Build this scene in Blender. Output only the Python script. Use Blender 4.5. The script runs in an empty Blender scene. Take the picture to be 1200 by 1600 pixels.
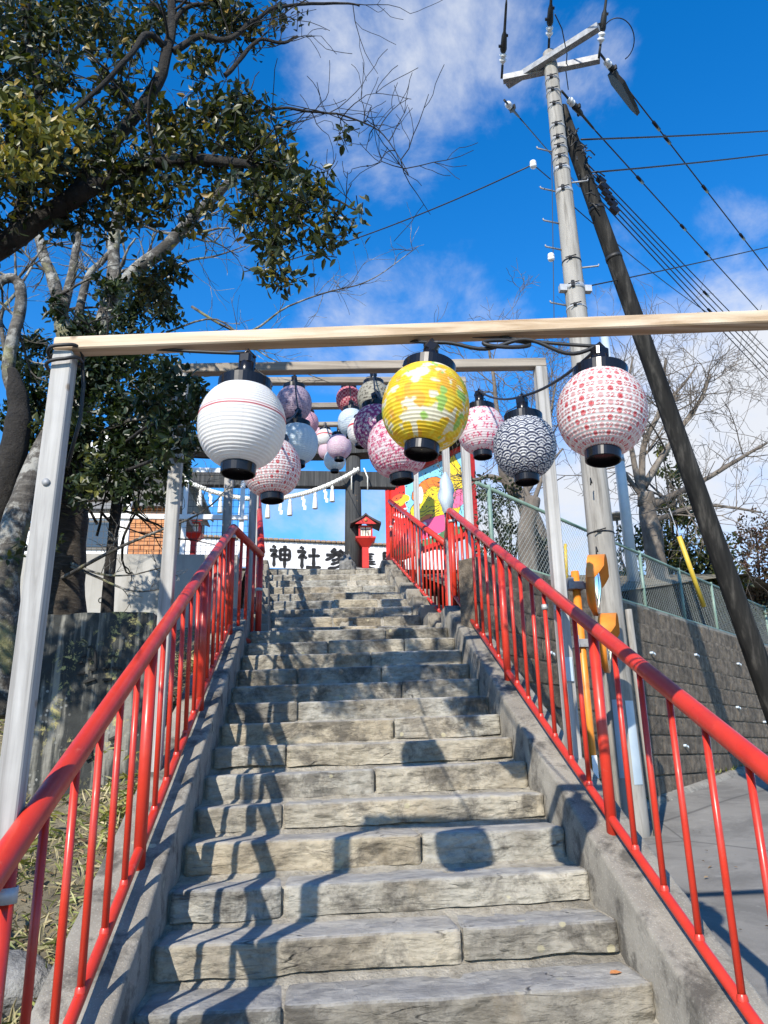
import bpy, math, random
import numpy as np
from mathutils import Vector, Matrix

sc = bpy.context.scene
col = sc.collection
rad = math.radians

# ------------------------------------------------------------------ camera
RC = np.array([[0.99623342, -0.01058046, -0.08606412],
               [-0.085164, -0.30609658, -0.94818352],
               [-0.01631172, 0.95194167, -0.30584471]])
cd = bpy.data.cameras.new('camera')
cam = bpy.data.objects.new('camera', cd)
col.objects.link(cam)
M4 = Matrix.Identity(4)
for i in range(3):
    for j in range(3):
        M4[i][j] = RC[i][j]
cam.matrix_world = M4
cd.sensor_fit = 'VERTICAL'
cd.sensor_height = 24.0
cd.lens = 18.0
cd.clip_start = 0.05
cd.clip_end = 3000
sc.camera = cam

def ray(px, py):
    return RC @ np.array([px - 600.0, -(py - 800.0), -1200.0])
def at(px, py, Y):
    v = ray(px, py); return v * (Y / v[1])
def at_z(px, py, z):
    v = ray(px, py); return v * (z / v[2])

# ------------------------------------------------------------------ light
SUN_AZ, SUN_EL = 26.8, 33.0
sun_dir = np.array([math.sin(rad(SUN_AZ)) * math.cos(rad(SUN_EL)),
                    math.cos(rad(SUN_AZ)) * math.cos(rad(SUN_EL)), -math.sin(rad(SUN_EL))])
sl = bpy.data.lights.new('sun', 'SUN')
sl.energy = 5.0
sl.angle = rad(0.55)
sl.color = (1.0, 0.93, 0.82)
so = bpy.data.objects.new('sun', sl)
so.rotation_euler = Vector(sun_dir).to_track_quat('-Z', 'Y').to_euler()
col.objects.link(so)

world = bpy.data.worlds.new('World')
sc.world = world
world.use_nodes = True
def build_sky():
    nt = world.node_tree; N = nt.nodes; Lk = nt.links
    for n in list(N): N.remove(n)
    out = N.new('ShaderNodeOutputWorld'); bg = N.new('ShaderNodeBackground')
    sky = N.new('ShaderNodeTexSky'); sky.sky_type = 'NISHITA'; sky.sun_disc = False
    sky.sun_elevation = rad(SUN_EL); sky.sun_rotation = rad(180 + SUN_AZ)
    sky.air_density = 1.0; sky.dust_density = 0.0; sky.ozone_density = 2.6; sky.altitude = 50
    hs = N.new('ShaderNodeHueSaturation'); hs.inputs['Saturation'].default_value = 1.40
    hs.inputs['Hue'].default_value = 0.506; hs.inputs['Value'].default_value = 2.05
    Lk.new(sky.outputs[0], hs.inputs['Color'])
    tc = N.new('ShaderNodeTexCoord')
    def math_(op, a, b=None, c=None):
        m = N.new('ShaderNodeMath'); m.operation = op
        for i, x in enumerate((a, b, c)):
            if x is None: continue
            if isinstance(x, (int, float)): m.inputs[i].default_value = x
            else: Lk.new(x, m.inputs[i])
        return m.outputs[0]
    def noise(scale, detail, rough, vec, dist=0.0, loc=(0, 0, 0), scl=(1, 1, 1)):
        mp = N.new('ShaderNodeMapping'); mp.inputs['Location'].default_value = loc; mp.inputs['Scale'].default_value = scl
        Lk.new(vec, mp.inputs['Vector'])
        t = N.new('ShaderNodeTexNoise'); t.inputs['Scale'].default_value = scale
        t.inputs['Detail'].default_value = detail; t.inputs['Roughness'].default_value = rough
        t.inputs['Distortion'].default_value = dist
        Lk.new(mp.outputs[0], t.inputs['Vector']); return t.outputs['Fac']
    D = tc.outputs['Generated']
    n1 = noise(4.2, 9, 0.62, D, 0.35, (0.4, 2.1, 0.3), (1.0, 1.0, 1.5))
    n2 = noise(13.0, 6, 0.6, D, 0.2, (3.3, 0.2, 1.7))
    n = math_('ADD', math_('MULTIPLY', n1, 0.75), math_('MULTIPLY', n2, 0.25))
    mask = None
    # soft cloud banks: centre direction, angular spread, strength
    for (px, py, sp, w) in [(640, 75, 11.5, .255), (575, 190, 7.5, .23), (905, 95, 4.5, .14), (740, 500, 9, .16), (600, 560, 9, .15),
                            (1140, 400, 6, .19), (1000, 390, 5, .16), (920, 470, 4, .15), (1070, 555, 8, .2), (1150, 700, 16, .40), (1000, 770, 13, .36), (760, 790, 9, .28), (590, 830, 6, .24), (450, 790, 6, .16)]:
        c = ray(px, py); c = c / np.linalg.norm(c)
        dp = N.new('ShaderNodeVectorMath'); dp.operation = 'DOT_PRODUCT'
        Lk.new(D, dp.inputs[0]); dp.inputs[1].default_value = tuple(c)
        mr = N.new('ShaderNodeMapRange'); mr.interpolation_type = 'SMOOTHSTEP'
        mr.inputs['From Min'].default_value = math.cos(rad(sp)); mr.inputs['From Max'].default_value = math.cos(rad(sp * .12))
        mr.inputs['To Min'].default_value = 0; mr.inputs['To Max'].default_value = w
        Lk.new(dp.outputs['Value'], mr.inputs['Value'])
        mask = mr.outputs[0] if mask is None else math_('MAXIMUM', mask, mr.outputs[0])
    sx = N.new('ShaderNodeSeparateXYZ'); Lk.new(D, sx.inputs[0])
    low = N.new('ShaderNodeMapRange'); low.interpolation_type = 'SMOOTHSTEP'
    low.inputs['From Min'].default_value = 0.47; low.inputs['From Max'].default_value = 0.22
    low.inputs['To Min'].default_value = 0.0; low.inputs['To Max'].default_value = 0.15
    Lk.new(sx.outputs[2], low.inputs['Value'])
    mask = math_('MAXIMUM', mask, low.outputs[0])
    dens = math_('ADD', n, mask)
    cr = N.new('ShaderNodeMapRange'); cr.interpolation_type = 'SMOOTHSTEP'
    cr.inputs['From Min'].default_value = 0.59; cr.inputs['From Max'].default_value = 0.95
    Lk.new(dens, cr.inputs['Value'])
    cl = N.new('ShaderNodeMix'); cl.data_type = 'RGBA'
    Lk.new(cr.outputs[0], cl.inputs['Factor'])
    Lk.new(hs.outputs[0], cl.inputs[6])
    cl.inputs[7].default_value = (6.4, 6.7, 7.3, 1)
    Lk.new(cl.outputs[2], bg.inputs['Color'])
    bg.inputs['Strength'].default_value = 0.093
    Lk.new(bg.outputs[0], out.inputs[0])
build_sky()

vs = sc.view_settings
vs.view_transform = 'Standard'
try: vs.look = 'None'
except Exception: pass
vs.gamma = 1.0
vs.use_curve_mapping = False
vs.exposure = 0.50
sc.cycles.max_bounces = 6
sc.cycles.diffuse_bounces = 3
sc.cycles.transparent_max_bounces = 8
try: sc.cycles.use_denoising = True
except Exception: pass

# ------------------------------------------------------------------ helpers
rng = np.random.default_rng(11)
random.seed(5)

def _hash(ix, iy, iz):
    h = (ix.astype(np.int64) * 374761393 + iy.astype(np.int64) * 668265263 + iz.astype(np.int64) * 2147483647 + 1013) & 0xffffffff
    h = ((h ^ (h >> 13)) * 1274126177) & 0xffffffff
    h = (h ^ (h >> 16)) & 0xffffffff
    return h / 4294967295.0
def vnoise(P):
    P = np.asarray(P, float)
    i = np.floor(P); f = P - i; f = f * f * (3 - 2 * f); i = i.astype(np.int64)
    r = 0
    for dx in (0, 1):
        for dy in (0, 1):
            for dz in (0, 1):
                w = (f[..., 0] if dx else 1 - f[..., 0]) * (f[..., 1] if dy else 1 - f[..., 1]) * (f[..., 2] if dz else 1 - f[..., 2])
                r = r + w * _hash(i[..., 0] + dx, i[..., 1] + dy, i[..., 2] + dz)
    return r * 2 - 1
def fbm(P, o=4, g=.5):
    P = np.asarray(P, float); a = 1; s = 0; t = 0
    for k in range(o):
        s = s + a * vnoise(P * (2 ** k) + 17.3 * k); t += a; a *= g
    return s / t

LOC = {}
def loc_of(o):
    while o is not None:
        if o.name in LOC: return LOC[o.name]
        o = o.parent
    return np.zeros(3)

class MB:
    def __init__(s): s.v = []; s.f = []; s.n = 0; s.sm = []
    def add(s, verts, faces, smooth=False):
        verts = np.asarray(verts, float).reshape(-1, 3)
        s.v.append(verts)
        k = s.n
        for f in faces: s.f.append(tuple(int(i) + k for i in f))
        s.sm.extend([smooth] * len(faces))
        s.n += len(verts); return s
    def box(s, c, d, R=None, bev=0.0):
        d = np.asarray(d, float) / 2; c = np.asarray(c, float)
        if bev <= 0:
            v = np.array([[x, y, z] for z in (-1, 1) for y in (-1, 1) for x in (-1, 1)]) * d
            fs = [(0, 2, 3, 1), (4, 5, 7, 6), (0, 1, 5, 4), (2, 6, 7, 3), (0, 4, 6, 2), (1, 3, 7, 5)]
        else:
            b = min(bev, d.min() * .9)
            v = []
            for z in (-1, 1):
                for y in (-1, 1):
                    for x in (-1, 1):
                        q = np.array([x, y, z])
                        for ax in range(3):
                            p = q * (d - b); p[ax] = q[ax] * d[ax]; v.append(p)
            v = np.array(v)
            def ix(x, y, z, ax): return (((z > 0) * 2 + (y > 0)) * 2 + (x > 0)) * 3 + ax
            fs = []
            for ax in range(3):
                o1, o2 = [(1, 2), (2, 0), (0, 1)][ax]
                for sg in (-1, 1):
                    q = []
                    for a, bb in ((-1, -1), (1, -1), (1, 1), (-1, 1)):
                        cc = [0, 0, 0]; cc[ax] = sg; cc[o1] = a; cc[o2] = bb; q.append(ix(*cc, ax))
                    fs.append(tuple(q) if sg > 0 else tuple(q[::-1]))
            for ax in range(3):   # edges along ax
                o1, o2 = [(1, 2), (2, 0), (0, 1)][ax]
                for a in (-1, 1):
                    for bb in (-1, 1):
                        c0 = [0, 0, 0]; c1 = [0, 0, 0]
                        c0[ax] = -1; c1[ax] = 1; c0[o1] = c1[o1] = a; c0[o2] = c1[o2] = bb
                        q = (ix(*c0, o1), ix(*c1, o1), ix(*c1, o2), ix(*c0, o2))
                        fs.append(q if a * bb < 0 else q[::-1])
            for x in (-1, 1):
                for y in (-1, 1):
                    for z in (-1, 1):
                        q = (ix(x, y, z, 0), ix(x, y, z, 1), ix(x, y, z, 2))
                        fs.append(q if x * y * z > 0 else q[::-1])
        if R is not None: v = v @ np.asarray(R).T
        return s.add(v + c, fs)
    def bar(s, p, q, w, h, up=(0, 0, 1), bev=0.0):
        p = np.asarray(p, float); q = np.asarray(q, float)
        y = q - p; L = np.linalg.norm(y); y = y / L
        x = np.cross(y, up); x /= np.linalg.norm(x); z = np.cross(x, y)
        return s.box((p + q) / 2, (w, L, h), np.stack([x, y, z], 1), bev)
    def tube(s, pts, r, n=8, caps=True, smooth=True):
        pts = np.asarray(pts, float); m = len(pts)
        r = np.full(m, float(r)) if np.isscalar(r) else np.asarray(r, float)
        t = np.gradient(pts, axis=0); t /= np.linalg.norm(t, axis=1)[:, None] + 1e-12
        a = np.array([0, 0, 1.0]) if abs(t[0][2]) < .9 else np.array([1.0, 0, 0])
        x = np.cross(a, t[0]); x /= np.linalg.norm(x)
        ang = np.arange(n) * 2 * math.pi / n; V = []
        for i in range(m):
            x = x - t[i] * (x @ t[i]); x /= np.linalg.norm(x) + 1e-12; y = np.cross(t[i], x)
            V.append(pts[i] + r[i] * (np.cos(ang)[:, None] * x + np.sin(ang)[:, None] * y))
        V = np.concatenate(V)
        F = [(i * n + j, i * n + (j + 1) % n, (i + 1) * n + (j + 1) % n, (i + 1) * n + j) for i in range(m - 1) for j in range(n)]
        s.add(V, F, smooth)
        if caps:
            k = s.n - m * n
            s.f.append(tuple(k + j for j in range(n))[::-1]); s.f.append(tuple(k + (m - 1) * n + j for j in range(n)))
            s.sm += [False, False]
        return s
    def lathe(s, prof, n=24, c=(0, 0, 0), R=None, smooth=True, caps=True):
        ang = np.arange(n) * 2 * math.pi / n
        V = np.concatenate([np.stack([r * np.cos(ang), r * np.sin(ang), np.full(n, z)], 1) for r, z in prof])
        if R is not None: V = V @ np.asarray(R).T
        m = len(prof)
        F = [(i * n + j, i * n + (j + 1) % n, (i + 1) * n + (j + 1) % n, (i + 1) * n + j) for i in range(m - 1) for j in range(n)]
        s.add(V + np.asarray(c, float), F, smooth)
        if caps:
            k = s.n - m * n
            s.f.append(tuple(k + j for j in range(n))[::-1]); s.f.append(tuple(k + (m - 1) * n + j for j in range(n)))
            s.sm += [False, False]
        return s
    def grid(s, V, smooth=True, flip=False):
        V = np.asarray(V, float); a, b = V.shape[:2]
        F = [(i * b + j, i * b + j + 1, (i + 1) * b + j + 1, (i + 1) * b + j) for i in range(a - 1) for j in range(b - 1)]
        if flip: F = [f[::-1] for f in F]
        return s.add(V.reshape(-1, 3), F, smooth)
    def prism(s, poly, p0, ex, ey, ez, depth):
        """extrude 2-D polygon (in ex, ey) along ez"""
        poly = np.asarray(poly, float); n = len(poly)
        base = np.asarray(p0) + poly[:, :1] * np.asarray(ex) + poly[:, 1:] * np.asarray(ey)
        V = np.concatenate([base, base + np.asarray(ez, float) * depth])
        F = [tuple(range(n))[::-1], tuple(range(n, 2 * n))] + [(i, (i + 1) % n, n + (i + 1) % n, n + i) for i in range(n)]
        return s.add(V, F)
    def build(s, name, mat, parent=None, loc=None, **props):
        me = bpy.data.meshes.new(name)
        V = np.concatenate(s.v) if s.v else np.zeros((0, 3))
        base = loc_of(parent) if parent is not None else (np.asarray(loc, float) if loc is not None else np.zeros(3))
        V = V - base
        me.from_pydata(V.tolist(), [], s.f)
        me.polygons.foreach_set('use_smooth', np.array(s.sm, bool))
        me.update()
        if mat is not None: me.materials.append(mat)
        return link(name, me, parent, None if parent is not None else base, **props)

def link(name, me, parent=None, loc=None, **props):
    o = bpy.data.objects.new(name, me)
    col.objects.link(o)
    if parent is not None: o.parent = parent
    elif loc is not None:
        o.location = loc; LOC[o.name] = np.asarray(loc, float)
    for k, v in props.items(): o[k] = v
    return o
def thing(name, label, category, loc=(0, 0, 0), group=None):
    o = bpy.data.objects.new(name, None); col.objects.link(o)
    o.location = loc; LOC[o.name] = np.asarray(loc, float)
    o.empty_display_size = .1
    o['label'] = label; o['category'] = category
    if group: o['group'] = group
    return o
def tag(o, label, category, group=None):
    o['label'] = label; o['category'] = category
    if group: o['group'] = group
    return o
def share(name, src, parent, **props):
    """another part with the same mesh data"""
    o = src.copy(); o.name = name; col.objects.link(o); o.parent = parent
    for k, v in props.items(): o[k] = v
    return o

# ------------------------------------------------------------------ materials
class NM:
    def __init__(s, name):
        s.m = bpy.data.materials.new(name); s.m.use_nodes = True
        s.N = s.m.node_tree.nodes; s.L = s.m.node_tree.links
        s.b = s.N['Principled BSDF']; s.out = s.N['Material Output']
        s.tc = s.N.new('ShaderNodeTexCoord')
        s.vec = s.tc.outputs['Object']
    def mapping(s, scale=(1, 1, 1), loc=(0, 0, 0), rot=(0, 0, 0), vec=None):
        n = s.N.new('ShaderNodeMapping'); n.inputs['Scale'].default_value = scale; n.inputs['Location'].default_value = loc
        n.inputs['Rotation'].default_value = rot
        s.L.new(vec or s.vec, n.inputs['Vector']); return n.outputs[0]
    def noise(s, scale, detail=5, rough=.55, dist=0, vec=None):
        n = s.N.new('ShaderNodeTexNoise'); n.inputs['Scale'].default_value = scale; n.inputs['Detail'].default_value = detail
        n.inputs['Roughness'].default_value = rough; n.inputs['Distortion'].default_value = dist
        s.L.new(vec or s.vec, n.inputs['Vector']); return n.outputs['Fac']
    def voro(s, scale, feature='F1', vec=None, out='Distance', rnd=1.0):
        n = s.N.new('ShaderNodeTexVoronoi'); n.feature = feature; n.inputs['Scale'].default_value = scale
        n.inputs['Randomness'].default_value = rnd
        s.L.new(vec or s.vec, n.inputs['Vector']); return n.outputs[out]
    def ramp(s, fac, stops, interp='LINEAR'):
        n = s.N.new('ShaderNodeValToRGB'); n.color_ramp.interpolation = interp
        e = n.color_ramp.elements
        while len(e) < len(stops): e.new(.5)
        for k, (p, c) in enumerate(stops):
            e[k].position = p; e[k].color = (*(c if hasattr(c, '__len__') else (c, c, c)), 1)
        s.L.new(fac, n.inputs['Fac']); return n.outputs['Color']
    def mix(s, fac, a, b, mode='MIX'):
        n = s.N.new('ShaderNodeMix'); n.data_type = 'RGBA'; n.blend_type = mode
        for sock, x in ((n.inputs[0], fac), (n.inputs[6], a), (n.inputs[7], b)):
            if isinstance(x, (int, float)): sock.default_value = x
            elif isinstance(x, tuple): sock.default_value = (*x, 1)
            else: s.L.new(x, sock)
        return n.outputs[2]
    def math(s, op, a, b=None):
        n = s.N.new('ShaderNodeMath'); n.operation = op
        for k, x in enumerate((a, b)):
            if x is None: continue
            if isinstance(x, (int, float)): n.inputs[k].default_value = x
            else: s.L.new(x, n.inputs[k])
        return n.outputs[0]
    def objrand(s):
        n = s.N.new('ShaderNodeObjectInfo'); return n.outputs['Random']
    def island(s):
        n = s.N.new('ShaderNodeNewGeometry'); return n.outputs['Random Per Island']
    def color(s, c):
        if isinstance(c, tuple): s.b.inputs['Base Color'].default_value = (*c, 1)
        else: s.L.new(c, s.b.inputs['Base Color'])
        return s
    def rough(s, r):
        if isinstance(r, (int, float)): s.b.inputs['Roughness'].default_value = r
        else: s.L.new(r, s.b.inputs['Roughness'])
        return s
    def bump(s, h, strength=.4, dist=.01, chain=None):
        n = s.N.new('ShaderNodeBump'); n.inputs['Strength'].default_value = strength; n.inputs['Distance'].default_value = dist
        s.L.new(h, n.inputs['Height'])
        if chain is not None: s.L.new(chain, n.inputs['Normal'])
        s.L.new(n.outputs[0], s.b.inputs['Normal']); return n.outputs[0]
    def set(s, **k):
        for a, v in k.items(): s.b.inputs[a.replace('_', ' ')].default_value = v
        return s

MT = {}
def simple(name, c1, c2=None, scale=8, rough=.5, bump=0, bscale=40, metallic=0, stretch=(1, 1, 1), detail=5, bdist=.004, coat=0):
    m = NM(name)
    v = m.mapping(stretch)
    if c2 is None: m.color(c1)
    else: m.color(m.ramp(m.noise(scale, detail, .6, vec=v), [(.35, c1), (.65, c2)]))
    m.rough(rough).set(Metallic=metallic)
    if coat: m.b.inputs['Coat Weight'].default_value = coat
    if bump: m.bump(m.noise(bscale, 4, .6, vec=v), bump, bdist)
    MT[name] = m.m
    return m.m

def mk_materials():
    # split stone of the steps
    m = NM('step_stone')
    lay = m.mapping((1.0, 1.0, 2.6))
    warp = m.mix(.12, lay, m.N.new('ShaderNodeTexNoise').outputs['Color'])
    n1 = m.noise(2.4, 8, .66, .4)
    base = m.ramp(n1, [(.30, (.115, .102, .082)), (.44, (.255, .238, .20)), (.56, (.36, .345, .30)), (.70, (.45, .42, .355))])
    mot = m.ramp(m.noise(17, 9, .74, .5, vec=lay), [(.26, .42), (.45, .93), (.68, 1.15)])
    c = m.mix(.85, base, mot, 'MULTIPLY')
    tint = m.ramp(m.objrand(), [(0, (1.12, .98, .76)), (.18, (.84, .86, .87)), (.4, (1.12, 1.06, .96)), (.6, (.92, .93, .93)), (.8, (1.05, .98, .86)), (1, (.62, .60, .57))])
    c = m.mix(.9, c, tint, 'MULTIPLY')
    och = m.ramp(m.noise(1.9, 6, .62, .3, vec=m.mapping((1, 1, 1), (7, 3, 1))), [(.55, 0.0), (.70, 1.0)])
    c = m.mix(m.math('MULTIPLY', och, .4), c, (.34, .255, .14))
    drk = m.ramp(m.noise(3.3, 9, .74, .4, vec=m.mapping((1, 1, 1), (1, 9, 4))), [(.48, 0.0), (.60, 1.0)])
    c = m.mix(m.math('MULTIPLY', drk, .74), c, (.05, .044, .037))
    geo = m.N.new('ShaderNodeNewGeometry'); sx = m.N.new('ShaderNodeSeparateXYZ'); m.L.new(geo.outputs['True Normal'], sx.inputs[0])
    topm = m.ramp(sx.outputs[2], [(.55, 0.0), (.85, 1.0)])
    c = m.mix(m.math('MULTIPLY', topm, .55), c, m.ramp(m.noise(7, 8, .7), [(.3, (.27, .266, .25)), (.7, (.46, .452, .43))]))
    sp = m.voro(9, vec=m.mapping((1, 1, 1), (2, 2, 2)))
    spn = m.noise(1.3, 3, .5, vec=m.mapping((1, 1, 1), (5, 1, 8)))
    lich = m.math('MULTIPLY', m.ramp(m.math('ADD', sp, m.math('MULTIPLY', m.noise(26, 3), .16)), [(.20, 1.0), (.235, 0.0)]), m.ramp(spn, [(.54, 0.0), (.58, 1.0)]))
    c = m.mix(m.math('MULTIPLY', lich, .7), c, (.42, .38, .24))
    cv = m.mix(.10, m.mapping((1.1, 1.1, 8.5)), m.N.new('ShaderNodeTexNoise').outputs['Color'])
    crk = m.ramp(m.voro(2.6, 'DISTANCE_TO_EDGE', vec=cv), [(.004, 1.0), (.02, 0.0)])
    crk = m.math('MULTIPLY', crk, m.ramp(m.noise(3.7, 6, .7, vec=m.mapping((1, 1, 1), (3, 8, 2))), [(.53, 0.0), (.62, 1.0)]))
    pit = m.math('MULTIPLY', m.ramp(m.noise(46, 6, .75), [(.30, 1.0), (.40, 0.0)]), m.ramp(m.noise(4.1, 6, .7, vec=m.mapping((1, 1, 1), (6, 6, 6))), [(.45, 0.0), (.6, 1.0)]))
    c = m.mix(m.math('MULTIPLY', pit, .75), c, (.07, .06, .05))
    c = m.mix(m.math('MULTIPLY', crk, .8), c, (.05, .045, .038))
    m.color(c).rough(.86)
    chip = m.voro(15, vec=warp)
    h = m.math('ADD', m.math('ADD', m.math('MULTIPLY', m.noise(11, 10, .7, .9, vec=lay), 1.1), m.math('MULTIPLY', chip, .8)), m.math('SUBTRACT', m.math('MULTIPLY', m.noise(70, 6, .7), .35), m.math('MULTIPLY', crk, .6)))
    b1 = m.bump(h, .62, .024)
    MT['stone'] = m.m

    m = NM('mortar')
    c = m.ramp(m.noise(14, 8, .7), [(.3, (.24, .21, .16)), (.5, (.46, .415, .33)), (.7, (.60, .55, .45))])
    c = m.mix(m.ramp(m.noise(2.5, 6, .65), [(.5, 0.0), (.7, .8)]), c, (.16, .15, .13))
    m.color(c).rough(.95); m.bump(m.math('ADD', m.noise(75, 7, .75), m.math('MULTIPLY', m.noise(22, 6, .7), 1.2)), 1.0, .022); MT['mortar'] = m.m

    m = NM('curb_concrete')
    c = m.ramp(m.noise(3, 6, .6), [(.3, (.16, .145, .118)), (.7, (.32, .295, .245))])
    agg = m.voro(95)
    c = m.mix(m.ramp(agg, [(.14, .55), (.34, 0.0)]), c, (.38, .36, .31))
    c = m.mix(m.ramp(m.noise(5, 8, .7, .3), [(.50, 0.0), (.62, .8)]), c, (.05, .044, .036))
    c = m.mix(m.math('MULTIPLY', m.ramp(m.voro(10), [(.14, 1.0), (.17, 0.0)]), m.ramp(m.noise(1.5, 2), [(.54, 0.0), (.6, .8)])), c, (.44, .42, .3))
    m.color(c).rough(.93); m.bump(m.math('ADD', m.noise(90, 6, .7), m.noise(12, 6, .65)), .6, .008); MT['curb'] = m.m

    m = NM('wall_concrete')
    c = m.ramp(m.noise(1.1, 7, .6), [(.3, (.28, .27, .24)), (.6, (.42, .41, .38))])
    st = m.noise(3.0, 6, .65, vec=m.mapping((1.6, 1.6, .18)))
    c = m.mix(m.ramp(st, [(.5, 0.0), (.7, .7)]), c, (.2, .19, .16))
    m.color(c).rough(.9); m.bump(m.noise(40, 6, .6), .3, .006); MT['cwall'] = m.m

    m = NM('wall_block')
    c = m.ramp(m.noise(7, 9, .72), [(.30, (.04, .031, .022)), (.5, (.145, .116, .084)), (.70, (.27, .225, .168))])
    tint = m.ramp(m.objrand(), [(0, .8), (1, 1.2)])
    c = m.mix(1.0, c, tint, 'MULTIPLY')
    c = m.mix(m.ramp(m.noise(1.3, 5, .6, vec=m.mapping((1, 1, .35))), [(.52, 0.0), (.68, .7)]), c, (.03, .028, .024))
    m.color(c).rough(.95); m.bump(m.noise(34, 9, .75), 1.0, .022); MT['block'] = m.m

    m = NM('asphalt')
    c = m.ramp(m.noise(1.2, 7, .6), [(.3, (.17, .16, .14)), (.7, (.25, .235, .205))])
    c = m.mix(m.ramp(m.voro(160), [(.1, .6), (.35, 0.0)]), c, (.3, .29, .27))
    c = m.mix(m.ramp(m.noise(.9, 7, .7, .4, vec=m.mapping((1, 1, 1), (4, 2, 0))), [(.48, 0.0), (.60, .55)]), c, (.10, .094, .082))
    c = m.mix(m.ramp(m.noise(6, 8, .75, vec=m.mapping((1, 1, 1), (1, 7, 0))), [(.56, 0.0), (.66, .5)]), c, (.30, .285, .25))
    ck = m.voro(.3, 'DISTANCE_TO_EDGE', vec=m.mix(.06, m.vec, m.N.new('ShaderNodeTexNoise').outputs['Color']))
    c = m.mix(m.ramp(ck, [(.0012, .8), (.003, 0.0)]), c, (.07, .065, .056))
    m.color(c).rough(.93); m.bump(m.noise(140, 5, .7), .45, .006); MT['asphalt'] = m.m

    simple('asphalt_dark', (.045, .044, .042), (.075, .072, .068), 1.5, .95, .3, 60)
    m = NM('soil')
    c = m.ramp(m.noise(4, 8, .68), [(.3, (.075, .06, .038)), (.5, (.17, .145, .095)), (.7, (.27, .235, .16))])
    m.color(c).rough(1); m.bump(m.noise(30, 8, .7), 1.0, .03); MT['soil'] = m.m

    m = NM('dry_blade')
    c = m.ramp(m.island(), [(0, (.30, .25, .13)), (.35, (.42, .36, .2)), (.6, (.14, .17, .045)), (.85, (.25, .27, .07)), (1, (.5, .45, .28))])
    m.color(c).rough(.7); MT['blade'] = m.m

    # red rail paint
    m = NM('red_paint')
    c = m.ramp(m.noise(5, 6, .6), [(.3, (.46, .024, .011)), (.7, (.55, .036, .015))])
    c = m.mix(m.ramp(m.noise(42, 7, .7), [(.66, 0.0), (.71, .7)]), c, (.20, .035, .025))
    c = m.mix(m.ramp(m.noise(3.2, 8, .72), [(.50, 0.0), (.70, .55)]), c, (.26, .022, .014))
    c = m.mix(m.ramp(m.noise(16, 8, .78, vec=m.mapping((1, 1, 1), (3, 5, 7))), [(.61, 0.0), (.66, .6)]), c, (.52, .11, .075))
    m.color(c).rough(m.ramp(m.noise(9, 4), [(.3, .28), (.7, .55)])); m.bump(m.noise(55, 3, .5), .12, .002)
    m.b.inputs['Coat Weight'].default_value = .12; m.b.inputs['Coat Roughness'].default_value = .15
    MT['red'] = m.m
    simple('shrine_red', (.62, .03, .015), (.5, .02, .012), 12, .4, .1, 60); 
    # woods
    def wood(name, a, b, ca, ax, rough=.75):
        m = NM(name)
        st = [26, 26, 26]; st[ax] = .9
        v = m.mapping(tuple(st))
        g = m.noise(1.0, 6, .62, .9, vec=v)
        c = m.ramp(g, [(.32, a), (.52, b), (.72, ca)])
        c = m.mix(m.ramp(m.noise(3, 5, .6), [(.45, 0.0), (.75, .35)]), c, tuple(x * .55 for x in a))
        c = m.mix(m.math('MULTIPLY', m.ramp(m.voro(5.5), [(.05, 1.0), (.09, 0.0)]), .75), c, (.17, .11, .06))
        m.color(c).rough(rough); m.bump(g, .25, .004); MT[name] = m.m
    wood('post_wood', (.20, .19, .175), (.37, .36, .34), (.48, .47, .45), 2)
    wood('beam_wood', (.34, .23, .13), (.53, .41, .28), (.63, .53, .41), 0)
    wood('old_beam_wood', (.16, .13, .10), (.30, .26, .21), (.42, .37, .31), 0)
    wood('torii_wood', (.022, .023, .023), (.045, .046, .046), (.095, .095, .09), 2, .9)
    # plastics and metals
    m = NM('black_plastic'); m.b.inputs['Specular IOR Level'].default_value = .32; m.color((.008, .008, .01)).rough(.24); m.bump(m.noise(30, 2), .05, .002); MT['black'] = m.m
    simple('cable_rubber', (.012, .012, .012), (.02, .02, .02), 20, .55)
    simple('galvanised', (.22, .225, .23), (.36, .365, .37), 18, .6, .1, 60, .25)
    simple('pale_steel', (.38, .46, .52), (.5, .57, .62), 3, .5, .1, 40, .2)
    simple('wire_steel', (.33, .37, .35), (.43, .47, .45), 10, .5, 0, 0, .4)
    simple('dark_wire', (.02, .025, .03), (.04, .045, .05), 10, .6)
    simple('green_paint', (.13, .215, .175), (.20, .29, .24), 6, .5, .1, 50)
    simple('orange_paint', (.66, .20, .02), (.74, .26, .03), 6, .42, .1, 40)
    simple('yellow_plastic', (.50, .34, .03), (.58, .42, .05), 6, .5)
    m = NM('mirror'); m.color((.9, .92, .93)).rough(.04).set(Metallic=1.0); MT['mirror'] = m.m
    simple('porcelain', (.75, .76, .77), None, 1, .18)
    simple('white_paint', (.76, .76, .74), (.82, .82, .80), 5, .5, .1, 30)
    simple('grey_roof', (.10, .105, .11), (.17, .175, .18), 6, .6, .2, 30)
    simple('coping_tile', (.26, .17, .10), (.38, .27, .17), 14, .6, .2, 40)
    simple('ink', (.008, .008, .009), None, 1, .7)
    simple('sign_white', (.80, .80, .80), (.74, .74, .745), 1.5, .6)
    simple('dark_roof_shingle', (.025, .018, .016), (.05, .035, .03), 20, .6, .2, 60)
    simple('cream_paper', (.80, .76, .62), None, 1, .8)  # plain cream paper of the post lantern panes
    simple('brick_orange', (.42, .16, .06), (.55, .25, .10), 9, .8, .3, 40)
    simple('house_wall', (.10, .09, .08), (.16, .15, .13), 4, .8)
    simple('window_glass', (.05, .07, .09), None, 1, .08)
    simple('rope_straw', (.70, .68, .60), (.82, .80, .74), 30, .85, .4, 120)
    simple('paper_white', (.82, .82, .80), None, 1, .8)
    simple('rock_grey', (.10, .10, .095), (.24, .235, .22), 9, .9, .8, 30, bdist=.03)
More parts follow.
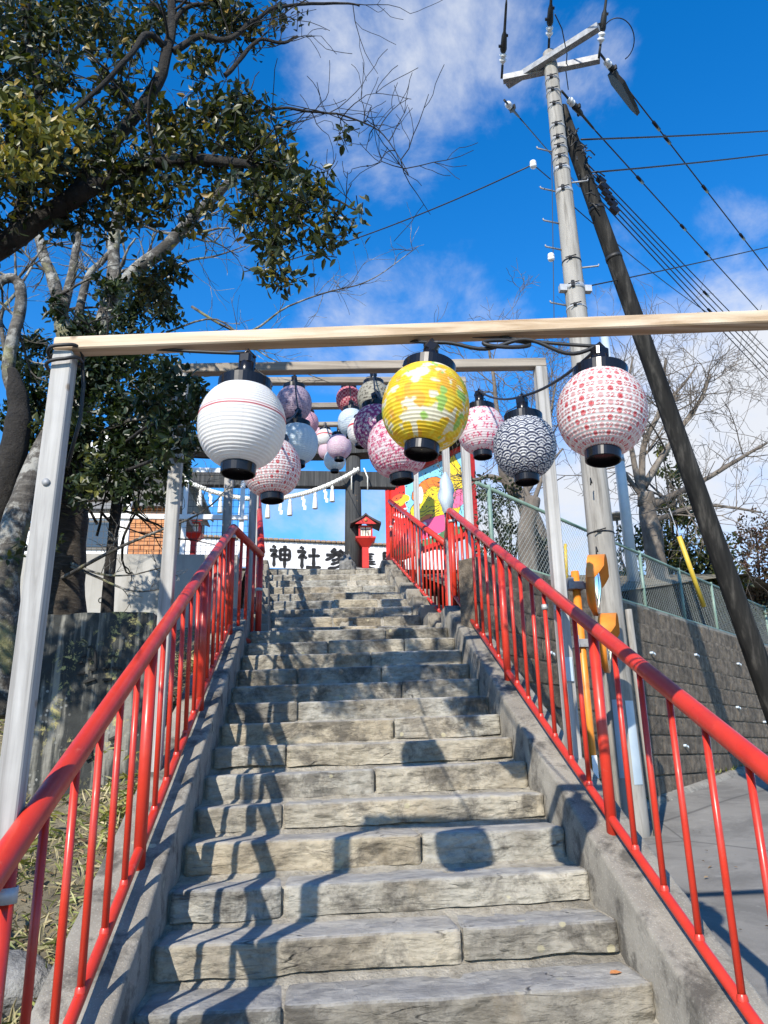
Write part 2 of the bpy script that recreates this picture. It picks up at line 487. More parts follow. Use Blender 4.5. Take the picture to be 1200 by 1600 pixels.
    simple('fallen_leaf', (.40, .15, .05), (.5, .22, .08), 60, .6)
    simple('clamp_steel', (.36, .37, .375), (.48, .49, .495), 15, .5, 0, 0, .3)
    # poles
    m = NM('pole_concrete')
    v = m.mapping((3, 3, .5))
    c = m.ramp(m.noise(2.2, 7, .62, vec=v), [(.3, (.18, .17, .15)), (.5, (.29, .275, .245)), (.72, (.37, .355, .325))])
    c = m.mix(m.ramp(m.noise(4, 7, .7, vec=m.mapping((5, 5, .35), (3, 1, 2))), [(.48, 0.0), (.66, .75)]), c, (.10, .09, .075))
    m.color(c).rough(.88); m.bump(m.noise(70, 5, .7), .3, .004); MT['pole'] = m.m
    m = NM('strut_concrete')
    c = m.ramp(m.noise(2.2, 7, .62, vec=m.mapping((6, 6, .6), rot=(0, .5, 0))), [(.3, (.006, .006, .006)), (.52, (.018, .0175, .016)), (.72, (.075, .07, .062))])
    m.color(c).rough(.8); m.b.inputs['Specular IOR Level'].default_value = .15; m.bump(m.noise(60, 5, .7), .3, .004); MT['strut'] = m.m
    # bark
    m = NM('cherry_bark')
    rings = m.noise(3.0, 6, .65, .4, vec=m.mapping((2.2, 2.2, 9)))
    c = m.ramp(rings, [(.3, (.03, .026, .022)), (.5, (.08, .072, .062)), (.7, (.17, .158, .138))])
    c = m.mix(m.ramp(m.noise(7, 9, .75), [(.50, 0.0), (.58, .8)]), c, (.36, .355, .32))
    c = m.mix(m.ramp(m.noise(4.5, 8, .72, vec=m.mapping((1, 1, 1), (8, 2, 6))), [(.50, 0.0), (.60, .8)]), c, (.04, .036, .03))
    c = m.mix(m.ramp(m.noise(3.2, 6, .6, vec=m.mapping((1, 1, 1), (4, 4, 4))), [(.55, 0.0), (.66, .6)]), c, (.30, .29, .12))
    m.color(c).rough(.9); m.bump(m.noise(26, 7, .7, .5), .8, .02); MT['cherry'] = m.m
    m = NM('dark_bark')
    c = m.ramp(m.noise(9, 8, .7, .5, vec=m.mapping((1, 1, .6))), [(.3, (.011, .0095, .008)), (.55, (.028, .024, .02)), (.75, (.085, .08, .068))])
    m.color(c).rough(.95); m.bump(m.noise(30, 8, .72, .4), 1.0, .03); MT['darkbark'] = m.m
    m = NM('trunk_bark')
    c = m.ramp(m.noise(5, 8, .7, .5, vec=m.mapping((2, 2, 8))), [(.3, (.03, .024, .018)), (.55, (.085, .07, .055)), (.75, (.2, .18, .15))])
    m.color(c).rough(.95); m.bump(m.noise(9, 8, .72, .4, vec=m.mapping((1.5, 1.5, 6))), 1.0, .04); MT['trunkbark'] = m.m
    m = NM('bare_bark')
    c = m.ramp(m.noise(6, 7, .68, .3, vec=m.mapping((1, 1, .5))), [(.3, (.075, .06, .048)), (.55, (.16, .135, .11)), (.75, (.30, .27, .23))])
    m.color(c).rough(.92); m.bump(m.noise(25, 7, .7), .8, .02); MT['barebark'] = m.m
    # leaves
    def leaf(name, stops, rough=.42, trans=.22):
        m = NM(name)
        c = m.ramp(m.island(), stops)
        m.color(c).rough(rough)
        tr = m.N.new('ShaderNodeBsdfTranslucent'); m.L.new(m.mix(1.0, c, (1.5, 1.6, .6), 'MULTIPLY'), tr.inputs['Color'])
        mx = m.N.new('ShaderNodeMixShader'); mx.inputs[0].default_value = trans
        m.L.new(m.b.outputs[0], mx.inputs[1]); m.L.new(tr.outputs[0], mx.inputs[2]); m.L.new(mx.outputs[0], m.out.inputs['Surface'])
        MT[name] = m.m
    leaf('leaf_green', [(0, (.010, .018, .006)), (.5, (.024, .036, .009)), (.8, (.06, .066, .012)), (.95, (.13, .115, .018)), (1, (.22, .13, .02))])  # yellow-green end of the range stands in for sunlit leaves
    leaf('leaf_yellow', [(0, (.06, .075, .014)), (.4, (.13, .13, .02)), (.8, (.24, .2, .03)), (1, (.32, .22, .04))])  # yellow-green that puts sunshine into the leaf colour
    leaf('leaf_dark', [(0, (.010, .02, .008)), (.7, (.022, .04, .012)), (1, (.06, .075, .02))])
    leaf('leaf_olive', [(0, (.02, .03, .01)), (.6, (.07, .085, .02)), (1, (.17, .16, .03))])
    leaf('leaf_brown', [(0, (.06, .03, .018)), (.6, (.12, .06, .035)), (1, (.09, .08, .03))], .6)
    leaf('leaf_litter', [(0, (.09, .055, .03)), (.4, (.20, .13, .07)), (.75, (.33, .25, .15)), (1, (.42, .34, .2))], .7, .1)
    leaf('leaf_bamboo', [(0, (.10, .12, .025)), (.5, (.22, .22, .05)), (.8, (.38, .34, .12)), (1, (.12, .16, .03))], .5)
    # monument
    m = NM('monument_stone')
    c = m.ramp(m.noise(3, 7, .65), [(.3, (.012, .013, .013)), (.55, (.032, .035, .033)), (.75, (.095, .095, .083))])
    strk = m.noise(2.0, 6, .6, vec=m.mapping((7, 7, .5)))
    c = m.mix(m.ramp(strk, [(.5, 0.0), (.62, .75)]), c, (.27, .26, .22))
    l1 = m.math('MULTIPLY', m.ramp(m.noise(15, 9, .78, .6), [(.53, 0.0), (.57, 1.0)]), m.ramp(m.noise(3.2, 5, .65, vec=m.mapping((1.5, 1.5, .7))), [(.50, 0.0), (.58, 1.0)]))
    c = m.mix(m.math('MULTIPLY', l1, .9), c, (.46, .40, .15))
    vd2 = m.math('ADD', m.voro(30, vec=m.mapping((1, 1, 1), (3, 3, 3))), m.math('MULTIPLY', m.noise(60, 3, .6), .3))
    l2 = m.math('MULTIPLY', m.ramp(vd2, [(.36, 1.0), (.40, 0.0)]), m.ramp(m.noise(2.2, 4, .6, vec=m.mapping((1, 1, 1), (9, 2, 2))), [(.52, 0.0), (.58, 1.0)]))
    c = m.mix(m.math('MULTIPLY', l2, .6), c, (.34, .34, .31))
    m.color(c).rough(.9); m.bump(m.noise(30, 7, .7), .7, .012); MT['monument'] = m.m
    m = NM('carved_dark'); m.color(m.ramp(m.noise(20, 4), [(.3, (.012, .012, .011)), (.7, (.03, .03, .027))])).rough(.95); MT['carved'] = m.m
    # printed lantern paper, colours come from the print stored on the mesh
    m = NM('lantern_paper')
    a = m.N.new('ShaderNodeVertexColor'); a.layer_name = 'print'
    c = m.mix(m.ramp(m.noise(60, 4, .6), [(.3, 0.0), (.8, .07)]), a.outputs['Color'], (.55, .5, .42))
    m.color(c).rough(.62)
    tr = m.N.new('ShaderNodeBsdfTranslucent'); m.L.new(c, tr.inputs['Color'])
    mx = m.N.new('ShaderNodeMixShader'); mx.inputs[0].default_value = .36
    m.L.new(m.b.outputs[0], mx.inputs[1]); m.L.new(tr.outputs[0], mx.inputs[2]); m.L.new(mx.outputs[0], m.out.inputs['Surface'])
    MT['paper'] = m.m
    m = NM('board_print')
    a = m.N.new('ShaderNodeVertexColor'); a.layer_name = 'print'
    m.color(a.outputs['Color']).rough(.5); MT['board'] = m.m
mk_materials()

# ------------------------------------------------------------------ stair frame
R_, D_, Y0, Z0 = .145, .299425, 2.952635, -.774155
def nose(Y): return Z0 + (Y - Y0) * R_ / D_
XL, XR = -.59, 1.19
def tilt(X): return .022 * (X - .35)
def Ywall(X): return 8.6 + .964 * (X - 3.8)
def road_z(X, Y): return -.95 + .08 * (Y - 2.9) + .04 * (X - 1.5)
TOPZ = 2.88
def terrace_z(X, Y):
    return 1.60 + np.clip((Y - 7.8) / 4.2, 0, 1) * (TOPZ - 1.62)

# ------------------------------------------------------------------ setting: ground
def setting():
    g = MB()
    xs = np.concatenate([[-500, -120, -40], np.linspace(-14, 16, 16), [40, 120, 500]])
    ys = np.concatenate([[-400, -80], np.linspace(-12, 20, 14), [60, 160, 600]])
    X, Y = np.meshgrid(xs, ys, indexing='ij')
    Z = -1.5 + .03 * fbm(np.stack([X, Y, X * 0], -1) * .7, 3)
    g.grid(np.stack([X, Y, Z], -1), flip=True)
    g.build('ground', MT['asphalt_dark'], kind='structure')
    r = MB()
    X, Y = np.meshgrid(np.linspace(1.38, 16, 50), np.linspace(-2.5, 14.5, 60), indexing='ij')
    Z = road_z(X, Y) + .012 * fbm(np.stack([X, Y, X * 0], -1) * .9, 3)
    r.grid(np.stack([X, Y, Z], -1), flip=True)
    r.build('road', MT['asphalt'], kind='structure')
    # concrete gutter strip at the foot of the block wall
    s = MB(); a = []
    for X in np.linspace(1.6, 11, 40):
        row = []
        for dlt, dz in ((0.02, .06), (-.22, .05), (-.26, .012), (-.27, -.05)):
            Yw = Ywall(X) + dlt / .72
            row.append((X + .0, Yw, road_z(X, Yw) + dz))
        a.append(row)
    s.grid(np.array(a)); s.build('gutter_path', MT['curb'], kind='structure')
    e = MB()
    X, Y = np.meshgrid(np.linspace(-9, -.80, 60), np.linspace(-1, 7.7, 70), indexing='ij')
    Z = nose(Y) - .10 - .28 * (-.8 - X).clip(0, 2.2) + .09 * fbm(np.stack([X, Y, X * 0], -1) * 1.7, 5, .6)
    e.grid(np.stack([X, Y, Z], -1), flip=True); e.build('embankment', MT['soil'], kind='structure')
    # terraces behind the two walls and the shrine court
    t = MB()
    X, Y = np.meshgrid(np.linspace(-14, -.85, 30), np.linspace(7.62, 12.0, 16), indexing='ij')
    X2 = X - .073 * (Y - 8.2).clip(0, 9) * (X > -1.2)
    t.grid(np.stack([X2, Y, terrace_z(X, Y) + .03 * fbm(np.stack([X, Y, X * 0], -1), 3)], -1), flip=True)
    V = []
    for X in np.linspace(1.56, 17, 34):
        ya = Ywall(X) + .12
        V.append([(X, y, terrace_z(X, y) + .04 * float(fbm(np.array([X, y, 0]), 3)) * (k > 0)) for k, y in enumerate(np.linspace(ya, max(ya + 1, 26), 22))])
    t.grid(np.array(V), flip=True)
    t.build('upper_ground', MT['soil'], kind='structure')
    p = MB()
    X, Y = np.meshgrid(np.linspace(-30, 2.4, 24), np.linspace(11.9, 90, 30), indexing='ij')
    p.grid(np.stack([X, Y, np.full_like(X, TOPZ - .004)], -1), flip=True)
    p.build('shrine_court', MT['curb'], kind='structure')
setting()

# ------------------------------------------------------------------ stone stairs
def stone_mesh(x0, x1, yf, depth, zt, h, seed, nx, nf, frame=None):
    """one split-face stone: rough front, rounded nose, worn top"""
    nt = 5
    xs = np.linspace(x0, x1, nx)
    prof = []
    rb = .02
    for k in range(nf): prof.append((0, -h + (h - rb) * k / (nf - 1), 1))
    for k in range(1, 4):
        a = k / 3 * math.pi / 2; prof.append((rb - rb * math.cos(a), -rb + rb * math.sin(a), .8 if k < 3 else .45))
    for k in range(1, nt + 1): prof.append((rb + (depth - rb) * k / nt, 0, 0))
    P = np.array(prof)
    Xg = np.repeat(xs[:, None], len(P), 1)
    o = seed * 7.7
    q = np.stack([Xg * 1.0 + o, np.repeat(P[None, :, 1], nx, 0) * 1.0, np.full_like(Xg, seed)], -1)
    n1 = fbm(q * [5, 9, 1], 4, .55); n2 = fbm(q * [16, 34, 1], 4, .6)
    chunk = np.abs(fbm(q * [9, 20, 1] + 31, 3, .5))
    fr = P[None, :, 2] * (.011 * n1 + .009 * n2 - .014 * np.clip(chunk - .25, 0, 1))
    edge = .01 * fbm(np.stack([xs * 7 + o, xs * 0, xs * 0], -1), 3)
    low = np.clip(-P[None, :, 1] / h - .55, 0, 1) * .028 * (fbm(np.stack([xs * 6 + o, xs * 0 + 5, xs * 0], -1), 4)[:, None] + .15)
    Yg = yf + P[None, :, 0] - fr + edge[:, None] * (P[None, :, 2] > 0)
    topn = .006 * fbm(np.stack([Xg * 4 + o, Yg * 6, Xg * 0 + 3], -1), 4)
    Zg = zt + P[None, :, 1] + topn + low
    endt = np.minimum((Xg - x0), (x1 - Xg)); rnd = np.clip(1 - endt / .02, 0, 1) ** 2
    Yg = Yg + rnd * .014 * (P[None, :, 2] > 0); Zg = Zg - rnd * .008 * (P[None, :, 2] < .5)
    Zg = Zg + tilt(Xg)
    if frame: Xg = Xg - frame * (Yg - 8.2)
    mb = MB(); V = np.stack([Xg, Yg, Zg], -1); mb.grid(V)
    m = V.shape[1]
    for side in (0, -1):
        ring = V[side]; c = ring.mean(0); c[1] = yf + depth * .6; c[2] = zt - h * .6 + tilt(c[0])
        mb.add(np.vstack([ring, c[None]]), [(k, k + 1, m) if side == 0 else (k + 1, k, m) for k in range(m - 1)], False)
    return mb

stairs = bpy.data.objects.new('stone_stairs', None); col.objects.link(stairs); stairs['kind'] = 'structure'
LOC['stone_stairs'] = np.zeros(3)
joints = {1: [-.10], 2: [.57], 3: [-.13], 4: [.50], 5: [-.16], 6: [.33], 7: [-.17], 8: [.50], 9: [-.12], 10: [.62], 11: [-.14, .5], 12: [.44], 13: [.1, .75], 14: [.62]}
def build_stairs():
    for n in range(-3, 15):
        yf, zt = Y0 + (n - 1) * D_, Z0 + (n - 1) * R_
        jl = joints.get(n, [random.uniform(-.1, .6)])
        xs = [XL] + jl + [XR]
        for a, b in zip(xs[:-1], xs[1:]):
            near = n <= 6
            nx = int((b - a) * (95 if near else 55)) + 4
            h = R_ - (random.uniform(.020, .034) if n in (1, 2, 3, 5, 7) else random.uniform(.004, .018))
            mb = stone_mesh(a + .006, b - .006, yf + random.uniform(-.006, .008), D_ + .06 if n < 14 else .5, zt + random.uniform(-.004, .004), h,
                            n * 3.1 + a, nx, 16 if near else 10)
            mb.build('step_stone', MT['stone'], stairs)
    # second flight
    for k in range(10):
        yf, zt = 8.2 + .411 * k, 1.24 + .182 * k
        xs = [-.48, random.uniform(-.1, .35), random.uniform(.6, .95), 1.30]
        for a, b in zip(xs[:-1], xs[1:]):
            stone_mesh(a + .004, b - .004, yf + random.uniform(-.008, .01), .46 if k < 9 else .7, zt + random.uniform(-.008, .008), .182 - random.uniform(.005, .02), 60 + k * 2.3 + a,
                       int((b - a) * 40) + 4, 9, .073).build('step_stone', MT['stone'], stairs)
    # landing paving stones
    for x0, x1 in ((-.62, .1), (.1, .8), (.8, 1.45)):
        for y0, y1 in ((7.30, 7.75), (7.75, 8.22)):
            b = MB(); xs = np.linspace(x0 + .006, x1 - .006, 14); ysl = np.linspace(y0 + .005, y1 - .005, 9)
            X, Y = np.meshgrid(xs, ysl, indexing='ij')
            Z = 1.112 + .02 * (Y - 7.3) + .006 * fbm(np.stack([X * 5, Y * 5, X * 0], -1), 3) + tilt(X)
            b.grid(np.stack([X, Y, Z], -1), flip=True)
            b.grid(np.stack([X[:, :1].repeat(2, 1), Y[:, :1].repeat(2, 1), np.stack([Z[:, 0] - .1, Z[:, 0]], 1)], -1), flip=True)
            b.build('paving_stone', MT['stone'], stairs)
    # mortar bed with a rough fillet at the foot of every riser
    m = MB(); prof = []
    for n in range(-3, 15):
        yf, zt = Y0 + (n - 1) * D_, Z0 + (n - 1) * R_
        zb = zt - R_
        prof += [(yf - .024, zb - .002, .014), (yf - .004, zb + .012, .012), (yf + .018, zb + .020, .008), (yf + .040, zb + .030, .006), (yf + .042, zt - .05, .004), (yf + .044, zt - .014, .002), (yf + .06, zt - .010, .002)]
    prof += [(8.2, 1.09, .004)]
    for k in range(10):
        yf, zt = 8.2 + .411 * k, 1.24 + .182 * k
        prof += [(yf - .012, zt - .182, .006), (yf + .008, zt - .15, .006), (yf + .014, zt - .012, .003)]
    prof += [(12.6, 2.866, .004)]
    prof = np.array(prof)
    xs = np.linspace(-.62, 1.22, 170)
    X = np.repeat(xs[:, None], len(prof), 1); Yp = np.repeat(prof[None, :, 0], len(xs), 0); Zp = np.repeat(prof[None, :, 1], len(xs), 0)
    A = np.repeat(prof[None, :, 2], len(xs), 0)
    nn = fbm(np.stack([X * 13, Yp * 9, Zp * 9], -1), 4, .6)
    ad = fbm(np.stack([X * 3, Yp * 3, Zp * 0], -1), 2)
    Yp2 = Yp - A * (nn * 1.1 + ad * .8); Zp2 = Zp + A * nn * .5 + tilt(X)
    sh = .073 * (Yp - 8.2).clip(0, 9)
    Xo = X - sh + np.where(Yp > 8.15, (X - .35) * -.02 + .06, 0)
    m.grid(np.stack([Xo, Yp2, Zp2], -1), flip=True)
    m.build('mortar_bed', MT['mortar'], stairs)
    # sloping concrete side curbs of the first flight
    for (xa, xb, top) in ((-.86, -.60, .165), (1.19, 1.425, .150)):
        c = MB()
        ys = np.linspace(.9, 7.25, 150)
        rows = []
        sec = [(xa, -.8), (xa, -.016), (xa + .006, -.004), (xa + .018, 0), ((xa + xb) / 2, .002), (xb - .018, 0), (xb - .006, -.004), (xb, -.016), (xb, -.8)]
        for Yv in ys:
            zt = nose(min(Yv, 6.98)) + top
            rows.append([(x, Yv, zt + dz + tilt((xa + xb) / 2)) for x, dz in sec])
        V = np.array(rows)
        V[:, :, 0] += .006 * fbm(np.stack([V[:, :, 1] * 6, V[:, :, 2] * 6, V[:, :, 0]], -1), 4)
        V[:, :, 2] += .005 * fbm(np.stack([V[:, :, 1] * 9, V[:, :, 0] * 9, V[:, :, 2] * 0], -1), 4)
        c.grid(V)
        c.add(V[-1], [tuple(range(9))], False)
        c.build('side_curb', MT['curb'], stairs)
    # stepped curb stones of the upper flight
    for k in range(10):
        yf, zt = 8.2 + .411 * k, 1.24 + .182 * k
        for xa, xb in ((1.305, 1.62), (-.80, -.485)):
            b = MB()
            b.box(((xa + xb) / 2 - .073 * (yf + .2 - 8.2), yf + .20, zt - .22), (xb - xa, .405, .74 + random.uniform(-.02, .02)), bev=.012)
            b.build('curb_stone', MT['curb'], stairs)
    b = MB(); b.box((1.54, 7.78, .65), (.17, .84, 1.1), bev=.015); b.build('landing_curb', MT['curb'], stairs)
    b = MB(); b.box((-.70, 7.75, .8), (.16, .9, 1.0), bev=.015); b.build('landing_curb', MT['curb'], stairs)
build_stairs()

# ------------------------------------------------------------------ red handrails
RX, LX = 1.30, -.70
RT, RB, LT, LB = 1.074, .232, 1.048, .212
def rail_between(root, p_top0, p_top1, p_bot0, p_bot1, posts, spacing, rt=.033, rb=.019, rbal=.0122, rpost=.025, foot=.13, start=None):
    p_top0, p_top1, p_bot0, p_bot1 = map(lambda a: np.asarray(a, float), (p_top0, p_top1, p_bot0, p_bot1))
    n = 14
    MB().tube([p_bot0 + (p_bot1 - p_bot0) * t for t in np.linspace(0, 1, 4)], rb, n).build('bottom_rail', MT['red'], root)
    L = p_top1[1] - p_top0[1]
    def pt(Yv):
        t = (Yv - p_top0[1]) / (p_top1[1] - p_top0[1])
        return p_top0 + (p_top1 - p_top0) * t, p_bot0 + (p_bot1 - p_bot0) * t
    for Yv in posts:
        a, b = pt(Yv)
        f = MB().tube([(b[0], b[1], b[2] - foot), (a[0], a[1], a[2] - .01)], rpost, n)
        f.lathe([(rpost + .012, 0), (rpost + .012, .008), (rpost, .01)], n, (b[0], b[1], b[2] - foot))
        f.build('post', MT['red'], root)
    ys = []
    pp = sorted(posts)
    for a, b in zip(pp[:-1], pp[1:]):
        k = max(1, int(round((b - a) / spacing)))
        ys += [a + (b - a) * j / k for j in range(1, k)]
    k = 1
    while start is not None and pp[0] - k * spacing > start: ys.append(pp[0] - k * spacing); k += 1
    for Yv in ys:
        a, b = pt(Yv)
        f = MB().tube([(b[0], b[1], b[2] - .004), (a[0], a[1], a[2] - .02)], rbal, 10)
        f.lathe([(rbal + .006, rb * .55), (rbal + .0045, rb + .004), (rbal + .001, rb + .011)], 10, b, caps=False)     # weld bead
        f.build('baluster', MT['red'], root)

def strap(parent, p, r, h=.028, name='clamp', mat='clamp_steel'):
    MB().lathe([(r + .0005, -h / 2), (r + .004, -h / 2), (r + .004, h / 2), (r + .0005, h / 2)], 16, p, caps=False).build(name, MT[mat], parent)

def rails():
    g = 'red tubular handrails along the stone stairs'
    # lower right
    y1 = 7.12
    r = thing('handrail', 'long red handrail along the right side of the lower stone steps, beside the road', 'handrail', (RX, 3.5, nose(3.5)), g)
    zt = lambda Y, o: nose(Y) + o
    A0 = (RX, .9, zt(.9, RT)); A1 = (RX, y1, zt(y1, RT)); B0 = (RX, .9, zt(.9, RB)); B1 = (RX, y1, zt(y1, RB) - .0)
    E1 = np.array([1.474, 8.42, A1[2] + .0])
    MB().tube([A0] + [tuple(np.array(A0) + (np.array(A1) - np.array(A0)) * t) for t in (.25, .5, .75, .985)] + [(A1[0] + .004, A1[1] + .02, A1[2] - .004)], .0325, 18).build('top_rail', MT['red'], r)
    MB().tube([(A1[0], A1[1], A1[2] - .004), E1], .034, 14).build('landing_rail', MT['red'], r)
    rail_between(r, A0, A1, B0, B1, [1.85, 3.53, 5.22, 7.06], .245, start=.95)
    for t in (.12, .9):
        p = np.array(A1) + (E1 - np.array(A1)) * t
        MB().tube([(p[0], p[1], 1.12), (p[0], p[1], p[2])], .026, 12).build('post', MT['red'], r)
    strap(r, (RX, 7.06, A1[2] - .13), .028); strap(r, (RX + .001, 4.255, zt(4.255, RT) - .12), .0146, .03)
    # lower left
    y1 = 6.23
    r = thing('handrail', 'long red handrail along the left side of the lower stone steps, by the monument', 'handrail', (LX, 3.4, nose(3.4)), g)
    A0 = (LX, .7, zt(.7, LT)); A1 = (LX, y1, zt(y1, LT)); B0 = (LX, .7, zt(.7, LB)); B1 = (LX, y1 + .12, zt(y1 + .12, LB))
    E1 = np.array([-.53, 7.15, A1[2]])
    MB().tube([A0] + [tuple(np.array(A0) + (np.array(A1) - np.array(A0)) * t) for t in (.25, .5, .75, .985)] + [(A1[0] + .004, A1[1] + .02, A1[2] - .004)], .0325, 18).build('top_rail', MT['red'], r)
    MB().tube([(A1[0], A1[1], A1[2] - .004), E1], .034, 14).build('landing_rail', MT['red'], r)
    MB().tube([(LX, y1 + .1, A1[2] - .86), (-.53, 7.15, A1[2] - .86)], .022, 12).build('bottom_rail', MT['red'], r)
    rail_between(r, A0, A1, B0, B1, [1.985, 3.385, 4.79, 6.17], .232, start=.85)
    for t in (.28, .5, .74):
        p = np.array(A1) + (E1 - np.array(A1)) * t
        MB().tube([(p[0], p[1], A1[2] - .86), (p[0], p[1], p[2])], .0145, 10).build('baluster', MT['red'], r)
    MB().tube([(-.535, 7.12, 1.0), (-.535, 7.12, A1[2])], .028, 12).build('post', MT['red'], r)
    strap(r, (-.535, 7.12, A1[2] - .34), .028)
    strap(r, (LX, 1.985, zt(1.985, LT) - .085), .028, .034)
    strap(r, (LX, 6.17, A1[2] - .10), .028)
    # upper right
    r = thing('handrail', 'short red handrail on the right of the upper steps, in front of the painted board', 'handrail', (1.4, 9.5, 1.8), g)
    A0 = E = np.array([1.474, 8.42, 2.335]); A1 = np.array([1.19, 12.0, 4.06])
    B0 = A0 - [0, 0, .90]; B1 = A1 - [0, 0, .96]
    MB().tube([A0, (A0 + A1) / 2, A1], .036, 16).build('top_rail', MT['red'], r)
    rail_between(r, A0, A1, B0, B1, [8.46, 10.3, 11.95], .21, foot=.12)
    strap(r, (1.197, 11.95, 3.60), .028)
    # upper left
    r = thing('handrail', 'red handrail on the left of the upper steps seen end-on below the dotted lantern', 'handrail', (-.7, 9.5, 1.8), g)
    A0 = np.array([-.53, 7.15, 1.893]); A1 = np.array([-.95, 11.9, 4.05])
    B0 = A0 - [0, 0, .86]; B1 = A1 - [0, 0, .95]
    MB().tube([A0, (A0 + A1) / 2, A1], .036, 16).build('top_rail', MT['red'], r)
    rail_between(r, A0, A1, B0, B1, [8.7, 10.3, 11.85], .25, foot=.1)
rails()

# ------------------------------------------------------------------ lanterns
def seg_d(U, V, a, b):
    ax, ay = a; bx, by = b
    dx, dy = bx - ax, by - ay
    t = np.clip(((U - ax) * dx + (V - ay) * dy) / (dx * dx + dy * dy + 1e-9), 0, 1)
    return np.hypot(U - ax - t * dx, V - ay - t * dy)
def poly_d(U, V, pts):
    d = np.full(U.shape, 9.0)
    for a, b in zip(pts[:-1], pts[1:]): d = np.minimum(d, seg_d(U, V, a, b))
    return d
def lay(C, m, c): 
    m = np.clip(m, 0, 1)[..., None]; return C * (1 - m) + np.array(c) * m
def soft(d, w=.0012): return np.clip(.5 - d / w, 0, 1)
def flowers(U, V, cell, rad_, seed, petals=5, jit=.35, keep=1.0, hole=0):
    """five-petalled blossoms scattered on a jittered grid"""
    best = np.full(U.shape, 9.0)
    iu, iv = np.floor(U / cell), np.floor(V / cell)
    for a in (-1, 0, 1):
        for b in (-1, 0, 1):
            cu, cv = iu + a, iv + b
            h1 = _hash(cu.astype(int), cv.astype(int), np.full(cu.shape, seed)); h2 = _hash(cu.astype(int), cv.astype(int), np.full(cu.shape, seed + 7))
            h3 = _hash(cu.astype(int), cv.astype(int), np.full(cu.shape, seed + 13)); h4 = _hash(cu.astype(int), cv.astype(int), np.full(cu.shape, seed + 19))
            x = U - (cu + .5 + jit * (h1 - .5) * 2 + .5 * (cv % 2)) * cell; y = V - (cv + .5 + jit * (h2 - .5) * 2) * cell
            r = np.hypot(x, y); th = np.arctan2(y, x) + h3 * 6.28
            R = rad_ * (.75 + .4 * h4) * (.60 + .40 * np.cos(petals * th))
            d = r - R
            if hole: d = np.maximum(d, hole - r)
            d = np.where(h4 < keep, d, 9)
            best = np.minimum(best, d)
    return best
WHT = (.82, .81, .79)
def pat_white(U, V):
    C = np.ones(U.shape + (3,)) * np.array(WHT)
    C = lay(C, soft(np.abs(V - .020) - .0026), (.62, .14, .16)); C = lay(C, soft(np.abs(V - .0285) - .0022), (.80, .50, .50))
    return C
def pat_yellow(U, V):
    C = np.ones(U.shape + (3,)) * np.array((.86, .60, .02))
    P = np.stack([U, V, U * 0], -1)
    C = lay(C, np.clip((fbm(P * 26 + 5, 2) - .12) * 6, 0, 1), (.84, .45, .04))
    C = lay(C, np.clip((fbm(P * 34 + 55, 2) - .18) * 8, 0, 1), (.88, .72, .06))
    C = lay(C, np.clip((fbm(P * np.array([30, 38, 1]) + 90, 3) - .10) * 7, 0, 1), (.84, .82, .66))
    C = lay(C, np.clip((fbm(P * 30 + 150, 2) - .34) * 7, 0, 1), (.36, .62, .14))
    return C
GL_S = [(.85, .85), (.55, 1), (.2, .82), (.3, .58), (.7, .42), (.82, .2), (.5, 0), (.12, .12)]
GL_2 = [(.15, .8), (.5, 1), (.85, .78), (.65, .45), (.12, .02), (.9, .05)]
def pat_dots(U, V, ink=(.54, .02, .035)):
    C = np.ones(U.shape + (3,)) * np.array(WHT)
    cw, ch = .0625, .0243
    row = np.floor(V / ch); v = V - (row + .5) * ch
    u = U + (row % 2) * cw / 2; cell = np.floor(u / cw); uu = u - cell * cw
    # dot
    du = uu - .015; r = np.hypot(du, v)
    pale = (_hash(cell.astype(int), row.astype(int), np.full(U.shape, 3)) < .3)
    dot = soft(r - .0098); 
    C = lay(C, dot * np.where(pale, .55, 1), ink)
    ring = soft(np.abs(r - .0064) - .0006, .001) + soft(np.maximum(np.abs(v) - .0008, np.abs(du) - .0048), .001)
    C = lay(C, ring * ~pale, (.82, .45, .45))
    s = .0145
    for k, gl in enumerate((GL_S, GL_2)):
        gu = (uu - .030 - k * .0155) / s; gv = (v + s / 2) / s
        C = lay(C, soft((poly_d(gu, gv, gl) * s) - .0014), ink)
    return C
def pat_seigaiha(U, V):
    r = .046; C = np.ones(U.shape + (3,)) * np.array((.78, .79, .80))
    Dm = np.full(U.shape, -1.0)
    base = np.floor(V / (r / 2)).astype(int)
    done = np.zeros(U.shape, bool)
    for k in range(-2, 1):      # nearest (lowest) rows lie on top
        j = base + k
        cy = j * r / 2
        off = (j % 2) * r
        cx = np.round((U - off) / (2 * r)) * 2 * r + off
        d = np.hypot(U - cx, V - cy); ins = (d < r) & (V >= cy - r * .6) & ~done
        Dm = np.where(ins, d / r, Dm); done |= ins
    x = Dm
    ink = ((x > .73) & (x < .95)) | ((x > .45) & (x < .60)) | ((x > .20) & (x < .32))
    C = lay(C, ink.astype(float), (.022, .036, .09))
    return C
def pat_flower(bg, fg, cell, rad_, seed, fg2=None, keep=1.0, hole=0):
    def f(U, V):
        C = np.ones(U.shape + (3,)) * np.array(bg)
        C = lay(C, soft(flowers(U, V, cell, rad_, seed, hole=hole, keep=keep), .0016), fg)
        if fg2: C = lay(C, soft(flowers(U, V, cell * .8, rad_ * .55, seed + 40, keep=.8), .0016), fg2)
        return C
    return f
def pat_butterfly(U, V):
    C = np.ones(U.shape + (3,)) * np.array((.80, .70, .72))
    d = flowers(U, V, .052, .024, 9, petals=4, jit=.2)
    P = np.stack([U, V, U * 0], -1)
    C = lay(C, soft(d, .002) * (fbm(P * 160, 2) > -.25), (.66, .06, .16))
    return C
